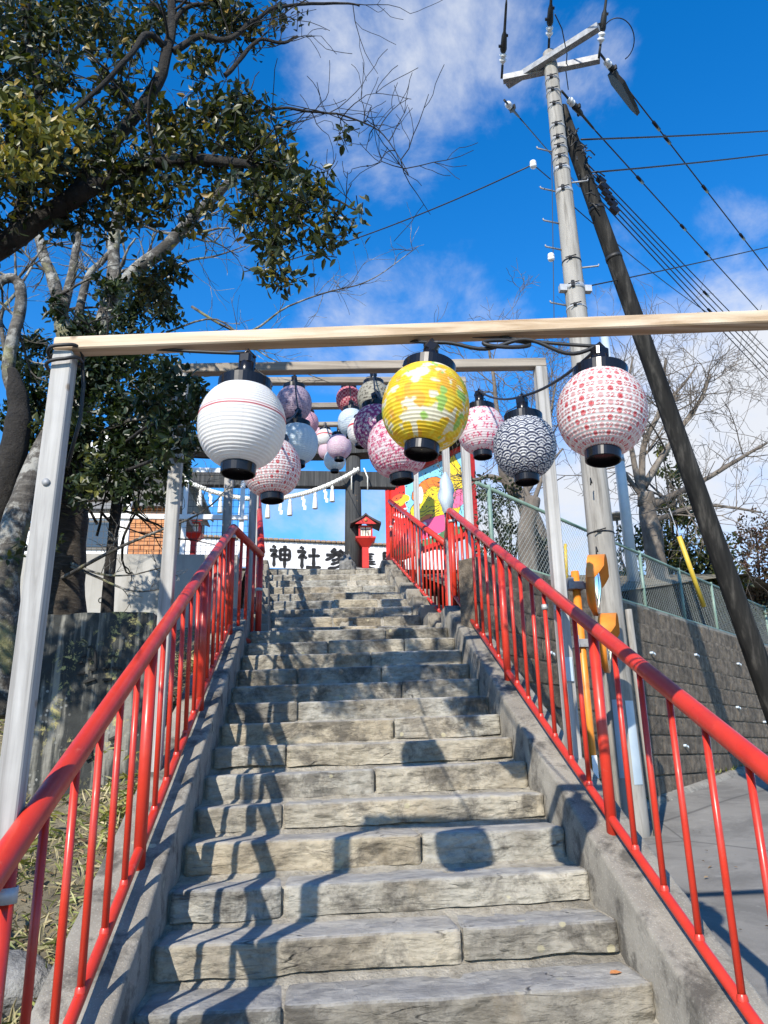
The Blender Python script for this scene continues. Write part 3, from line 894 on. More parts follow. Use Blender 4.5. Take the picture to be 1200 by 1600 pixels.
def pat_check(U, V):
    c = .026
    a = ((np.floor(U / c) + np.floor(V / c)) % 2) > .5
    C = np.where(a[..., None], np.array((.42, .02, .07)), np.array((.74, .36, .38)))
    return C
def pat_redband(U, V):
    C = np.ones(U.shape + (3,)) * np.array(WHT)
    return lay(C, soft(np.abs(V - .028) - .011), (.62, .05, .06))
def pat_asanoha(U, V):
    C = np.ones(U.shape + (3,)) * np.array((.50, .40, .50))
    c = .036
    d = np.full(U.shape, 9.0)
    row = np.floor(V / (c * .866)); u = U + (row % 2) * c / 2
    x = u - (np.floor(u / c) + .5) * c; y = V - (row + .5) * c * .866
    r = np.hypot(x, y)
    for k in range(6):
        a = k * math.pi / 3 + .5
        d = np.minimum(d, seg_d(x, y, (0, 0), (.5 * c * math.cos(a), .5 * c * math.sin(a))))
    C = lay(C, soft(d - .0009) * .75, (.12, .06, .16)); C = lay(C, soft(r - .004), (.10, .05, .14))
    return C
def pat_tiny(bg, fg, cell, rr):
    def f(U, V):
        C = np.ones(U.shape + (3,)) * np.array(bg)
        row = np.floor(V / cell); u = U + (row % 2) * cell / 2
        x = u - (np.floor(u / cell) + .5) * cell; y = V - (row + .5) * cell
        return lay(C, soft(np.hypot(x, y) - rr) * .8, fg)
    return f

def lantern_body(W, pat, nu, nrib, per):
    R = W / 2; h = W * .915
    nv = nrib * per + 1
    s = np.linspace(-1, 1, nv)
    ph = s * 1.0
    # barrel profile, flatter flanks than a sphere
    top, bot = .54, .31
    a1 = math.acos(top); a0 = math.acos(bot)
    th = np.where(s > 0, s * a1, s * a0)
    r = R * np.cos(th) ** .82
    zz = np.where(s > 0, np.sin(th) / math.sin(a1) * .47, np.sin(th) / math.sin(a0) * .53) * h
    saw = np.abs(np.sin(np.linspace(0, 1, nv) * nrib * math.pi))
    r = r - (.0026 * saw) * (W / .295)
    ang = np.arange(nu) * 2 * math.pi / nu
    A = np.repeat(ang[:, None], nv, 1)
    wob = 1 + .0035 * np.sin(A * 9 + 3 * zz[None] / h) + .004 * fbm(np.stack([np.cos(A) * 3, np.sin(A) * 3, np.repeat(zz[None] * 20, nu, 0)], -1), 2)
    rr = r[None] * wob
    V3 = np.stack([rr * np.cos(A), rr * np.sin(A), np.repeat(zz[None], nu, 0)], -1)
    U = A * R; arc = np.concatenate([[0], np.cumsum(np.hypot(np.diff(R * np.cos(th) ** .82), np.diff(zz)))]); arc -= arc[nv // 2]
    Vv = np.repeat(arc[None], nu, 0)
    C = pat(U * (.295 / W), Vv * (.295 / W))
    sd = np.abs((A / (2 * math.pi) * 8 + .35) % 1 - .5) * 2 * math.pi * R / 8
    C = C * (1 - .10 * np.exp(-(sd / .0016) ** 2))[..., None] * (1 + .05 * fbm(np.stack([U * 14, Vv * 30, U * 0 + nu], -1), 3))[..., None]
    idx = np.arange(nu * nv).reshape(nu, nv); nx = np.roll(idx, -1, 0)
    F = np.stack([idx[:, :-1], nx[:, :-1], nx[:, 1:], idx[:, 1:]], -1).reshape(-1, 4)
    me = bpy.data.meshes.new('paper_body')
    me.from_pydata(V3.reshape(-1, 3).tolist(), [], F.tolist())
    me.polygons.foreach_set('use_smooth', np.ones(len(F), bool))
    at_ = me.color_attributes.new('print', 'FLOAT_COLOR', 'POINT')
    at_.data.foreach_set('color', np.concatenate([C.reshape(-1, 3), np.ones((nu * nv, 1))], 1).astype(np.float32).ravel())
    me.materials.append(MT['paper']); me.update()
    return me, zz[-1], zz[0], r[-1], r[0]

LANT = []   # (px, py, width px, pattern, label, detail, tilt)
pinkf = pat_flower((.80, .70, .72), (.58, .06, .17), .0245, .0138, 3)
LANT += [
 (378, 665, 137, pat_white, 'big plain white lantern with a thin red line, nearest on the left', 3, (0, 2), 'l'),
 (665, 637, 137, pat_yellow, 'yellow lantern with green and white blotches, nearest in the middle', 3, (-3, 7), 'c'),
 (940, 645, 138, lambda U, V: pat_dots(U + .03, V), 'big white lantern printed with red dots and S2 marks, in front of the utility pole', 3, (-2, 5), 'r'),
 (820, 699, 98, pat_seigaiha, 'navy and white wave patterned lantern in front of the second wooden frame post', 3, (0, 1), 'r'),
 (752, 673, 75, pat_butterfly, 'pink blotch patterned lantern just behind and right of the yellow one', 2, (0, 0), 'r'),
 (622, 699, 96, pinkf, 'white lantern with small pink blossoms, hanging below and behind the yellow one', 2, (0, -5), 'c'),
 (588, 668, 72, pat_flower((.30, .03, .20), (.80, .74, .76), .026, .0135, 5), 'purple lantern with white blossoms, half hidden behind the pink blossom one', 2, (0, 0), 'c'),
 (584, 622, 52, pat_flower((.40, .38, .31), (.06, .05, .035), .034, .013, 8), 'olive grey lantern with dark clover marks, upper left of the yellow one', 1, (0, 0), 'c'),
 (545, 624, 40, pat_check, 'small red and pink chequered lantern hanging high in the middle', 1, (0, 0), 'c'),
 (549, 660, 43, pat_tiny((.66, .74, .80), (.36, .50, .66), .016, .0035), 'pale blue speckled lantern just below the chequered one', 1, (0, 0), 'c'),
 (565, 674, 45, pat_redband, 'white lantern with one broad red band, beside the purple one', 1, (0, 4), 'c'),
 (530, 698, 39, pat_flower((.72, .54, .64), (.80, .70, .76), .03, .012, 15, (.55, .3, .45)), 'small lilac lantern hanging in the gap in front of the torii pillar', 1, (0, 0), 'c'),
 (523, 719, 34, pat_tiny((.72, .78, .80), (.3, .45, .5), .019, .004), 'small bluish white lantern right below the lilac one', 1, (0, 0), 'c'),
 (508, 684, 28, pat_redband, 'tiny white lantern with a red band, upper left of the lilac one', 1, (0, 0), 'c'),
 (511, 704, 28, pat_tiny((.76, .55, .62), (.6, .3, .4), .018, .004), 'tiny plain pink lantern peeping out left of the lilac one', 1, (0, 0), 'c'),
 (459, 631, 56, pat_asanoha, 'mauve star patterned lantern upper right of the plain white one', 2, (0, 0), 'l'),
 (465, 693, 64, pat_tiny((.66, .76, .82), (.36, .52, .66), .013, .003), 'pale blue lantern with fine marks, between the white and the mauve ones', 2, (0, 0), 'l'),
 (424, 731, 92, lambda U, V: pat_dots(U, V + .01), 'white lantern with red dots hanging lower right of the plain white one', 3, (0, -3), 'l'),
 (480, 661, 36, pat_tiny((.74, .5, .56), (.55, .1, .2), .016, .005), 'small pink lantern almost hidden behind the pale blue one', 1, (0, 0), 'l'),
 (497, 678, 22, pat_tiny((.76, .5, .56), (.62, .2, .3), .02, .005), 'farthest tiny pink lantern, at the end of the middle row', 1, (0, 0), 'c'),
]
SOCK = {'l': [], 'c': [], 'r': []}
def build_lanterns():
    det = {3: (300, 28, 5), 2: (170, 24, 4), 1: (84, 16, 4)}
    for (px, py, w, pat, label, d, tl, side) in LANT:
        W = .25
        C = ray(px, py) * (W / w)
        root = thing('paper_lantern', label, 'lantern', C, 'paper lanterns strung above the stairs')
        nu, nr, per = det[d]
        me, zt, zb, rt, rb = lantern_body(W, pat, nu, nr, per)
        Rm = Matrix.Rotation(rad(tl[0]), 4, 'X') @ Matrix.Rotation(rad(tl[1]), 4, 'Y') @ Matrix.Rotation(random.uniform(0, 6.28) if d < 3 else 0, 4, 'Z')
        root.rotation_euler = Rm.to_euler()
        R3 = np.eye(3)
        o = link('paper_body', me, root)
        n = 40 if d > 1 else 20
        def cap(name, prof):
            b = MB().lathe(prof, n, C, smooth=False, caps=False); return b.build(name, MT['black'], root)
        cap('top_cap', [(rt - .012, zt - .004), (rt + .001, zt - .004), (rt + .002, zt + .029), (rt - .002, zt + .030), (rt - .004, zt + .027), (rt - .006, zt + .002), (rt - .012, zt + .001)])
        cap('bottom_cap', [(rb + .001, zb + .005), (rb + .002, zb - .002), (rb + .001, zb - .027), (rb - .002, zb - .029), (rb - .004, zb - .027), (rb - .006, zb - .012), (.001, zb - .012)])
        hh = .036 + .02 * random.random()
        b = MB()
        for sx in (-1, 1):
            b.tube([C + [sx * (rt + .002), 0, zt + .02], C + [sx * rt * .9, 0, zt + .045], C + [sx * .012, 0, zt + hh + .028]], .0022, 6)
        b.build('wire_handle', MT['cable_rubber'], root)
        b = MB()
        top = np.array([0, 0, zt + hh + .045])
        b.box(C + top, (.046, .038, .036), np.array(Matrix.Rotation(random.uniform(-.5, .5), 3, 'Y')) @ np.array(Matrix.Rotation(random.uniform(0, 3), 3, 'Z')), .006)
        b.lathe([(.021, -.05), (.024, -.045), (.024, -.005), (.017, .0)], 14, C + top - [0, 0, .005])
        b.tube([C + top - [.02, 0, -.01], C + top + [.0, .0, .034], C + top + [.022, 0, .01]], .006, 6)
        b.build('lamp_holder', MT['black'], root)
        Rt = np.array(Rm.to_3x3())
        SOCK[side].append((C[1], C + Rt @ (top + [0, 0, .024])))
build_lanterns()

# ------------------------------------------------------------------ wooden frames over the stairs
def gates():
    g = 'wooden frames carrying the lantern strings'
    def frame(pl, pr, zl, zr, footl, footr, label, beam='old_beam_wood', w=.075, bh=.06, loc=None, over=.0, rod=True):
        pl = np.array(pl); pr = np.array(pr)
        root = thing('lantern_frame', label, 'wooden frame', (pl[0], pl[1], footl), g)
        for p, zt, ft in ((pl, zl, footl), (pr, zr, footr)):
            b = MB(); b.box((p[0], p[1], (zt + ft) / 2), (w, w, zt - ft), bev=.004)
            o = b.build('post', MT['post_wood'], root)
        A = np.array([pl[0] - w * .5 - over, pl[1] - .0, zl + bh / 2 + .002]); B = np.array([pr[0] + w * .5 + over, pr[1], zr + bh / 2 + .002])
        MB().bar(A, B, w * .95, bh, bev=.004).build('beam', MT[beam], root)
        return root, A, B
    # front frame
    r, A, B = frame((-.752, 2.105), (1.51, 1.91), 1.161, 1.226, -1.3, -1.25, 'nearest wooden frame whose pale beam spans the whole view under the sky', 'beam_wood', .057, .042)
    MB().lathe([(.0, 0), (.011, 0), (.011, -.006), (.004, -.009)], 12, (-.752, 2.105 - .033, .746), np.array(Matrix.Rotation(rad(90), 3, 'X')), caps=False).build('bolt', MT['galvanised'], r)
    c = MB(); t = np.linspace(0, 2 * math.pi * 2.3, 60)
    q = np.stack([-.752 + .045 * np.sign(np.cos(t)) * np.abs(np.cos(t)) ** .6, 2.105 + .045 * np.sign(np.sin(t)) * np.abs(np.sin(t)) ** .6, 1.144 + .024 * np.cos(t * .5 + 1) + .012 * np.cos(t)], -1)
    c.tube(q, .0055, 7); c.tube([(-.707, 2.12, 1.145), (-.70, 2.135, 1.075), (-.702, 2.145, .97), (-.725, 2.15, .82)], .0055, 7)
    c.build('cable_coil', MT['cable_rubber'], r)
    # second
    r, A, B = frame((-.814, 4.2), (1.376, 4.2), 2.20, 2.31, -.35, -.6, 'second wooden frame, its right post strapped to the red handrail', 'old_beam_wood', .07, .058)
    b = MB(); b.box((1.376, 4.2 - .04, nose(4.2) + RT - .115), (.1, .012, .03)); b.build('bracket', MT['clamp_steel'], r)
    b = MB(); b.box((1.376, 4.155, .45), (.045, .006, .13)); b.build('name_plate', MT['pale_steel'], r)
    # further frames
    frame((-.80, 6.6), (1.375, 6.6), 3.37, 3.44, .6, .3, 'third wooden frame, at the top of the lower steps', 'old_beam_wood')
    z4 = at(560, 650, 8.2)[2]
    frame((-.70, 8.0), (1.44, 8.0), z4 - .04, z4 + .04, 1.0, 1.0, 'fourth wooden frame, over the landing', 'old_beam_wood')
    z5 = at(560, 667, 10.3)[2]
    frame((-.86, 10.3), (1.402, 10.3), z5 - .04, z5 + .04, 1.9, 1.9, 'farthest wooden frame, over the upper steps near the torii', 'old_beam_wood')
    # bundle wrapped in white film on the fourth frame's post
    p = at(697, 770, 7.93)
    b = MB(); V = []
    n = 14; k = 16
    for i in range(n):
        t = i / (n - 1); rr = (.085 * math.sin(math.pi * (t * .86 + .1)) ** .8) * (1 if t < .7 else 1)
        V.append([(p[0] + rr * math.cos(a) * (1 + .15 * math.sin(a * 3 + i)), p[1] + rr * math.sin(a), p[2] - .24 + .48 * t) for a in np.linspace(0, 2 * math.pi, k)])
    b.grid(np.array(V)); tag(b.build('plastic_bundle', MT['pale_steel'], loc=p), 'pale plastic wrapped bundle tied to a thin wooden post beside the painted board', 'bundle')
gates()

def light_strings():
    g = 'black light cables strung along the frames'
    lab = {'l': 'black light cable carrying the row of lanterns on the left', 'c': 'black light cable carrying the middle row of lanterns', 'r': 'black light cable carrying the three lanterns on the right'}
    for side in 'lcr':
        P = [p for _, p in sorted(SOCK[side], key=lambda a: a[0])]
        b = MB()
        if side == 'l': P = [np.array([-.70, 2.12, 1.215])] + P
        if side == 'c': P = [np.array([.24, 2.05, 1.215])] + P
        if side == 'r': P = [np.array([.365, 2.005, 1.21]), np.array([.54, 1.996, 1.20])] + P
        for a, c in zip(P[:-1], P[1:]):
            L = np.linalg.norm(c - a); t = np.linspace(0, 1, 10)[:, None]
            q = a + (c - a) * t; q[:, 2] -= (.05 * L * 4 * t * (1 - t))[:, 0] * (.6 if L > .7 else .3)
            b.tube(q, .0052, 6)
        tag(b.build('light_cable', MT['cable_rubber'], loc=P[0]), lab[side], 'cable', g)
    b = MB()
    P = [SOCK['c'][1][1] if False else p for p in []]
    # slack cable draped below the front beam from the yellow lantern to the red dotted one
    a = sorted(SOCK['c'], key=lambda s: s[0])[0][1]; c = sorted(SOCK['r'], key=lambda s: s[0])[0][1]
    q = []
    for t in np.linspace(0, 1, 26):
        p = a + (c - a) * t; p = p + np.array([0, 0, .012 * math.sin(t * 13) - .035 * math.sin(t * math.pi) + .045 * math.sin(t * math.pi) ** 4]); q.append(p)
    b.tube(q, .006, 7)
    lp = a + (c - a) * .45
    th = np.linspace(0, 2 * math.pi * 1.15, 26)
    b.tube(np.stack([lp[0] + .07 * np.cos(th), lp[1] + .01 * np.sin(th), lp[2] + .002 + .017 * np.sin(th)], -1), .006, 6)
    tag(b.build('light_cable', MT['cable_rubber'], loc=a), 'thick slack cable looping from the yellow lantern to the red dotted one', 'cable', g)
light_strings()

# ------------------------------------------------------------------ torii, rope, shrine lanterns, sign wall
def shrine():
    Yt = 12.75
    zb = TOPZ
    pr = at(552, 800, Yt); pl = at(262, 800, Yt)
    kz0, kz1 = at(560, 716, Yt)[2], at(560, 690, Yt)[2]
    nz0, nz1 = at(560, 763, Yt)[2], at(560, 739, Yt)[2]
    r = thing('torii', 'dark weathered wooden torii gate at the top of the steps', 'torii', ((pl[0] + pr[0]) / 2, Yt, zb))
    rb = .155
    for p in (pl, pr):
        b = MB().tube([(p[0], Yt, zb), (p[0], Yt, (zb + kz0) / 2), (p[0], Yt, kz0)], [rb, rb * .93, rb * .85], 20)
        pil = b.build('pillar', MT['torii_wood'], r)
        MB().lathe([(rb * 1.5, 0), (rb * 1.5, .14), (rb * 1.2, .2), (rb, .2)], 18, (p[0], Yt, zb)).build('pillar_base', MT['rock_grey'], pil)
    MB().box(((pl[0] + pr[0]) / 2, Yt, (nz0 + nz1) / 2), (pr[0] - pl[0] + 1.5, .16, nz1 - nz0), bev=.01).build('tie_beam', MT['torii_wood'], r)
    b = MB(); V = []
    x0, x1 = pl[0] - 1.0, pr[0] + 1.0
    for x in np.linspace(x0, x1, 17):
        u = (x - (x0 + x1) / 2) / ((x1 - x0) / 2); lift = .14 * abs(u) ** 3
        V.append([(x, Yt - .17, kz0 + lift), (x, Yt - .17, kz1 + lift), (x, Yt + .17, kz1 + lift), (x, Yt + .17, kz0 + lift), (x, Yt - .17, kz0 + lift)])
    b.grid(np.array(V), smooth=False, flip=True)
    b.add(V[0][:4], [(0, 1, 2, 3)]); b.add(V[-1][:4], [(3, 2, 1, 0)])
    b.build('top_beam', MT['torii_wood'], r)
    MB().box(((pl[0] + pr[0]) / 2, Yt, (kz0 + nz1) / 2), (.2, .12, kz0 - nz1), bev=.008).build('strut', MT['torii_wood'], r)
    # sacred rope with tassels, twisted from three strands
    rt = thing('sacred_rope', 'white twisted straw rope with tassels sagging between the torii pillars', 'rope', (pl[0], Yt - .2, 4.6))
    a = at(270, 740, Yt - .22); c = at(560, 733, Yt - .22); mid = at(415, 780, Yt - .22)
    t = np.linspace(0, 1, 120)
    sag = (a[2] + c[2]) / 2 - mid[2]
    cl = a + (c - a) * t[:, None]; cl[:, 2] -= sag * 4 * t * (1 - t)
    for k in range(3):
        ph = t * 2 * math.pi * 26 + k * 2.094
        q = cl + np.stack([0 * t, .022 * np.sin(ph), .022 * np.cos(ph)], -1)
        MB().tube(q, .024, 7).build('strand', MT['rope_straw'], rt)
    for px in (314, 346, 378, 419, 455, 492, 519):
        tt = (px - 270) / 290; i = min(118, int(tt * 119)); p = cl[i]
        b = MB().lathe([(.006, 0), (.014, -.03), (.03, -.06), (.024, -.08), (.036, -.16), (.046, -.31), (.043, -.32), (.0, -.31)], 14, p - [0, 0, .02], caps=False)
        b.build('tassel', MT['rope_straw'], rt)
    for px in (330, 398, 436, 474, 507):
        tt = (px - 270) / 290; i = min(118, int(tt * 119)); p = cl[i]
        b = MB(); x = 0; z = -.03
        for s_ in range(4):
            b.box(p + [x, -.005 * s_, z - .04], (.045, .003, .075)); x += .022 * (1 if s_ % 2 == 0 else -.2); z -= .062
        b.build('paper_streamer', MT['paper_white'], rt)
    b = MB()
    for dx in (-.12, .16): b.tube([cl[-1] + [dx * .6, 0, .02], cl[-1] + [dx, 0, -.15], cl[-1] + [dx, .02, -.38]], .012, 6)
    b.build('rope_tail', MT['rope_straw'], rt)

    # red garden lanterns on posts
    def toro(px, pyb, pyt, Y, label, h=None):
        base = at(px, pyb, Y); base[2] = zb
        zt = at(px, pyt, Y)[2]; H = zt - zb; s = .95 / 1.0
        k = .92
        root = thing('post_lantern', label, 'shrine lantern', base, 'red shrine lanterns on posts')
        MB().box(base + [0, 0, (H - .48) / 2], (.11, .11, H - .48)).build('post', MT['shrine_red'], root)
        hz = zt - .48
        b = MB()
        def ring(z, a): return np.array([(x * a, y * a, z) for x, y in ((-1, -1), (1, -1), (1, 1), (-1, 1))]) + [base[0], base[1], 0]
        b.add(np.vstack([ring(hz - .02, .06), ring(hz + .11, .17), ring(hz + .135, .17), ring(hz + .135, .11)]),
              [(i * 4 + j, i * 4 + (j + 1) % 4, (i + 1) * 4 + (j + 1) % 4, (i + 1) * 4 + j) for i in range(3) for j in range(4)])
        b.build('shelf', MT['shrine_red'], root)
        b = MB()
        for x in (-1, 1):
            for y in (-1, 1): b.box(base + [x * .105, y * .105, H - .48 + .235], (.028, .028, .21))
        b.box(base + [0, 0, H - .48 + .145], (.235, .235, .025)); b.box(base + [0, 0, H - .48 + .33], (.235, .235, .025))
        b.build('light_box', MT['shrine_red'], root)
        b = MB(); b.box(base + [0, 0, H - .48 + .24], (.185, .185, .165)); pn = b.build('paper_pane', MT['cream_paper'], root)
        b = MB()
        for y, nx in ((-.095, 0), ):
            b.box(base + [0, y, H - .48 + .24], (.012, .006, .165)); b.box(base + [0, y, H - .48 + .27], (.15, .006, .012)); b.box(base + [-.045, y, H - .48 + .215], (.012, .006, .08)); b.box(base + [.045, y, H - .48 + .215], (.012, .006, .08))
        b.build('lattice', MT['dark_roof_shingle'], root)
        # curved gable roof, ridge running front to back
        b = MB(); V = []
        for u in np.linspace(-1, 1, 13):
            z = H - .48 + .50 - .16 * abs(u) ** .72
            V.append([base + [u * .26, -.23, z], base + [u * .26, .23, z]])
        V = np.array(V); T = V + [0, 0, .035]
        b.grid(V, False, True); b.grid(T, False)
        b.grid(np.stack([V[:, 0], T[:, 0]], 1), False, False); b.grid(np.stack([V[:, 1], T[:, 1]], 1), False, True)
        b.grid(np.stack([V[0], T[0]], 0), False, True); b.grid(np.stack([V[-1], T[-1]], 0), False, False)
        b.build('roof', MT['dark_roof_shingle'], root)
        b = MB(); pol = [(-.18, 0), (.18, 0), (.115, .05), (.055, .10), (0, .13), (-.055, .10), (-.115, .05)]
        b.prism(pol, base + [0, -.205, H - .48 + .345], (1, 0, 0), (0, 0, 1), (0, 1, 0), .02); gb = b.build('gable', MT['shrine_red'], root)
        MB().lathe([(.0, 0), (.028, 0), (.028, .008), (.0, .008)], 14, base + [0, -.207, H - .48 + .41], np.array(Matrix.Rotation(rad(90), 3, 'X')), caps=False).build('crest', MT['brick_orange'], root)
    toro(571, 888, 812, 12.6, 'red post lantern with dark gabled roof beside the right torii pillar')
    toro(302, 860, 808, 14.6, 'red post lantern behind the mesh fence above the concrete wall')

    # rough guardian-like boulder by the pillar foot
    p = at(543, 886, 12.35); p[2] = zb
    b = MB(); n, k = 12, 16; V = []
    for i in range(n):
        th = math.pi * i / (n - 1)
        row = []
        for j in range(k + 1):
            a = 2 * math.pi * j / k
            q = np.array([math.sin(th) * math.cos(a), math.sin(th) * math.sin(a), math.cos(th)])
            rr = 1 + .8 * float(fbm(np.array([q[0], q[1], q[2]]) * 3 + 4, 4))
            row.append(p + q * rr * [.13, .12, .2] + [0, 0, .14])
        V.append(row)
    b.grid(np.array(V)); tag(b.build('boulder', MT['rock_grey'], loc=p), 'rough grey stone set at the foot of the right torii pillar', 'stone')

    # white sign wall with brush lettering
    zt = 4.06; YL = 14.5
    def wp(px, py=845):      # point of the wall face under pixel column px
        v = ray(px, py); k = .145   # dY/dX of the face
        # face: Y = 17 + .145 * (X + 1)
        t = (17.0 + k) / (v[1] - k * v[0]); return v * t
    ex = np.array([1, .145, 0]); ex = ex / np.linalg.norm(ex)
    nrm = np.array([.145, -1, 0]) / np.linalg.norm([.145, -1, 0])
    o = np.array([-1.0, 17.0, 0])
    root = thing('sign_wall', 'long white wall panel with black brush lettering behind the torii', 'sign', (0, 17.1, zb))
    Rm = np.stack([ex, -nrm, [0, 0, 1]], 1)
    zlo = wp(480, 889)[2]; zhi = wp(480, 848)[2]
    for a, c in ((-7.2, -.16), (-.15, 1.93), (1.945, 4.4)):
        pc = o + ex * (a + c) / 2 - nrm * .03
        MB().box((pc[0], pc[1], (zlo + zhi) / 2), (c - a, .06, zhi - zlo), Rm).build('sign_panel', MT['sign_white'], root)
    pc = o + ex * (-1.4) - nrm * .12
    MB().box((pc[0], pc[1], (zb + zlo) / 2 - .01), (11.6, .1, zlo - zb), Rm).build('base_wall', MT['cwall'], root)
    MB().box((pc[0], pc[1], zhi - .2), (11.4, .1, .5), Rm).build('back_wall', MT['house_wall'], root)
    for i in range(96):
        pc = o + ex * (-7.2 + .121 * i) - nrm * .03
        MB().box((pc[0], pc[1], zhi + .035), (.112, .2, .055), Rm, .012).build('coping_tile', MT['coping_tile'], root)
    # brush strokes of 神社参集殿, drawn as thick tapering strokes on a 100 grid
    K = {
     '神': [[(18, 96), (30, 88)], [(6, 76), (38, 78), (10, 48)], [(24, 62), (24, 4)], [(28, 58), (40, 46)],
           [(50, 80), (50, 34)], [(50, 80), (92, 82), (90, 34)], [(50, 58), (90, 58)], [(50, 36), (90, 36)], [(70, 98), (70, 0)]],
     '社': [[(18, 96), (30, 88)], [(6, 76), (40, 78), (10, 46)], [(24, 62), (24, 2)], [(28, 58), (42, 46)],
           [(70, 92), (70, 8)], [(50, 58), (94, 60)], [(42, 6), (98, 8)]],
     '参': [[(44, 98), (24, 80), (76, 82)], [(62, 92), (80, 78)], [(8, 66), (94, 68)], [(46, 78), (36, 58), (4, 40)], [(56, 68), (72, 50), (98, 42)],
           [(62, 52), (30, 38)], [(70, 38), (26, 20)], [(80, 24), (48, 6), (14, 0)]],
     '集': [[(34, 98), (8, 66)], [(24, 84), (24, 40)], [(58, 98), (52, 86)], [(26, 84), (90, 85)], [(26, 70), (84, 71)], [(26, 57), (84, 58)], [(22, 43), (94, 44)],
           [(56, 86), (56, 44)], [(6, 30), (96, 31)], [(50, 42), (50, 0)], [(48, 28), (26, 12), (6, 4)], [(54, 28), (74, 12), (96, 4)]],
     '殿': [[(12, 92), (52, 92), (50, 70)], [(14, 72), (50, 72)], [(14, 92), (12, 40), (2, 4)], [(18, 54), (54, 55)], [(28, 68), (27, 34)], [(42, 68), (42, 34)], [(12, 33), (56, 34)],
           [(28, 28), (16, 8)], [(42, 28), (54, 12)], [(66, 92), (66, 70), (58, 56)], [(66, 92), (88, 92), (86, 66), (98, 64)], [(60, 44), (92, 45), (76, 20), (56, 2)], [(66, 36), (80, 16), (98, 2)]],
    }
    def stroke(b, pts, P0, sx, sy, w):
        pts = np.array(pts, float)
        # resample and round the corners a little
        q = [pts[0]]
        for a, c in zip(pts[:-1], pts[1:]):
            for t in np.linspace(0, 1, 7)[1:]: q.append(a + (c - a) * t)
        q = np.array(q)
        for _ in range(2): q[1:-1] = .25 * q[:-2] + .5 * q[1:-1] + .25 * q[2:]
        n = len(q); tg = np.gradient(q, axis=0); tg /= np.linalg.norm(tg, axis=1)[:, None] + 1e-9
        nr = np.stack([-tg[:, 1], tg[:, 0]], 1)
        u = np.linspace(0, 1, n); ww = w * (1.0 + .18 * np.cos(u * 6.28)) * np.where(u > .85, 1 - (u - .85) * 3.2, 1)
        q = np.vstack([q[0] - tg[0] * w * .35, q, q[-1] + tg[-1] * w * .25]); nr = np.vstack([nr[0], nr, nr[-1]]); ww = np.concatenate([[w * .55], ww, [w * .22]])
        Lp = q + nr * ww[:, None]; Rp = q - nr * ww[:, None]
        def T(p, d): return P0 + ex * (p[0] / 100 * sx) + np.array([0, 0, p[1] / 100 * sy]) + nrm * d
        n = len(q); F_ = np.array([[T(Lp[i], .006), T(Rp[i], .006)] for i in range(n)]); Bk = np.array([[T(Lp[i], .001), T(Rp[i], .001)] for i in range(n)])
        b.grid(F_, False, False); b.grid(np.stack([F_[:, 0], Bk[:, 0]], 1), False); b.grid(np.stack([Bk[:, 1], F_[:, 1]], 1), False)
    for ch, x0, x1, y0, y1 in (('神', 419, 456, 853, 886), ('社', 462, 502, 855, 888), ('参', 507, 545, 858, 888), ('集', 549, 588, 862, 889), ('殿', 595, 634, 863, 890)):
        a = wp(x0, y1); c = wp(x1, y0)
        b = MB()
        for st in K[ch]: stroke(b, st, a, np.hypot(c[0] - a[0], c[1] - a[1]), c[2] - a[2], 6.2 if ch in '集殿' else 7.4)
        b.build('letter', MT['ink'], root)
shrine()

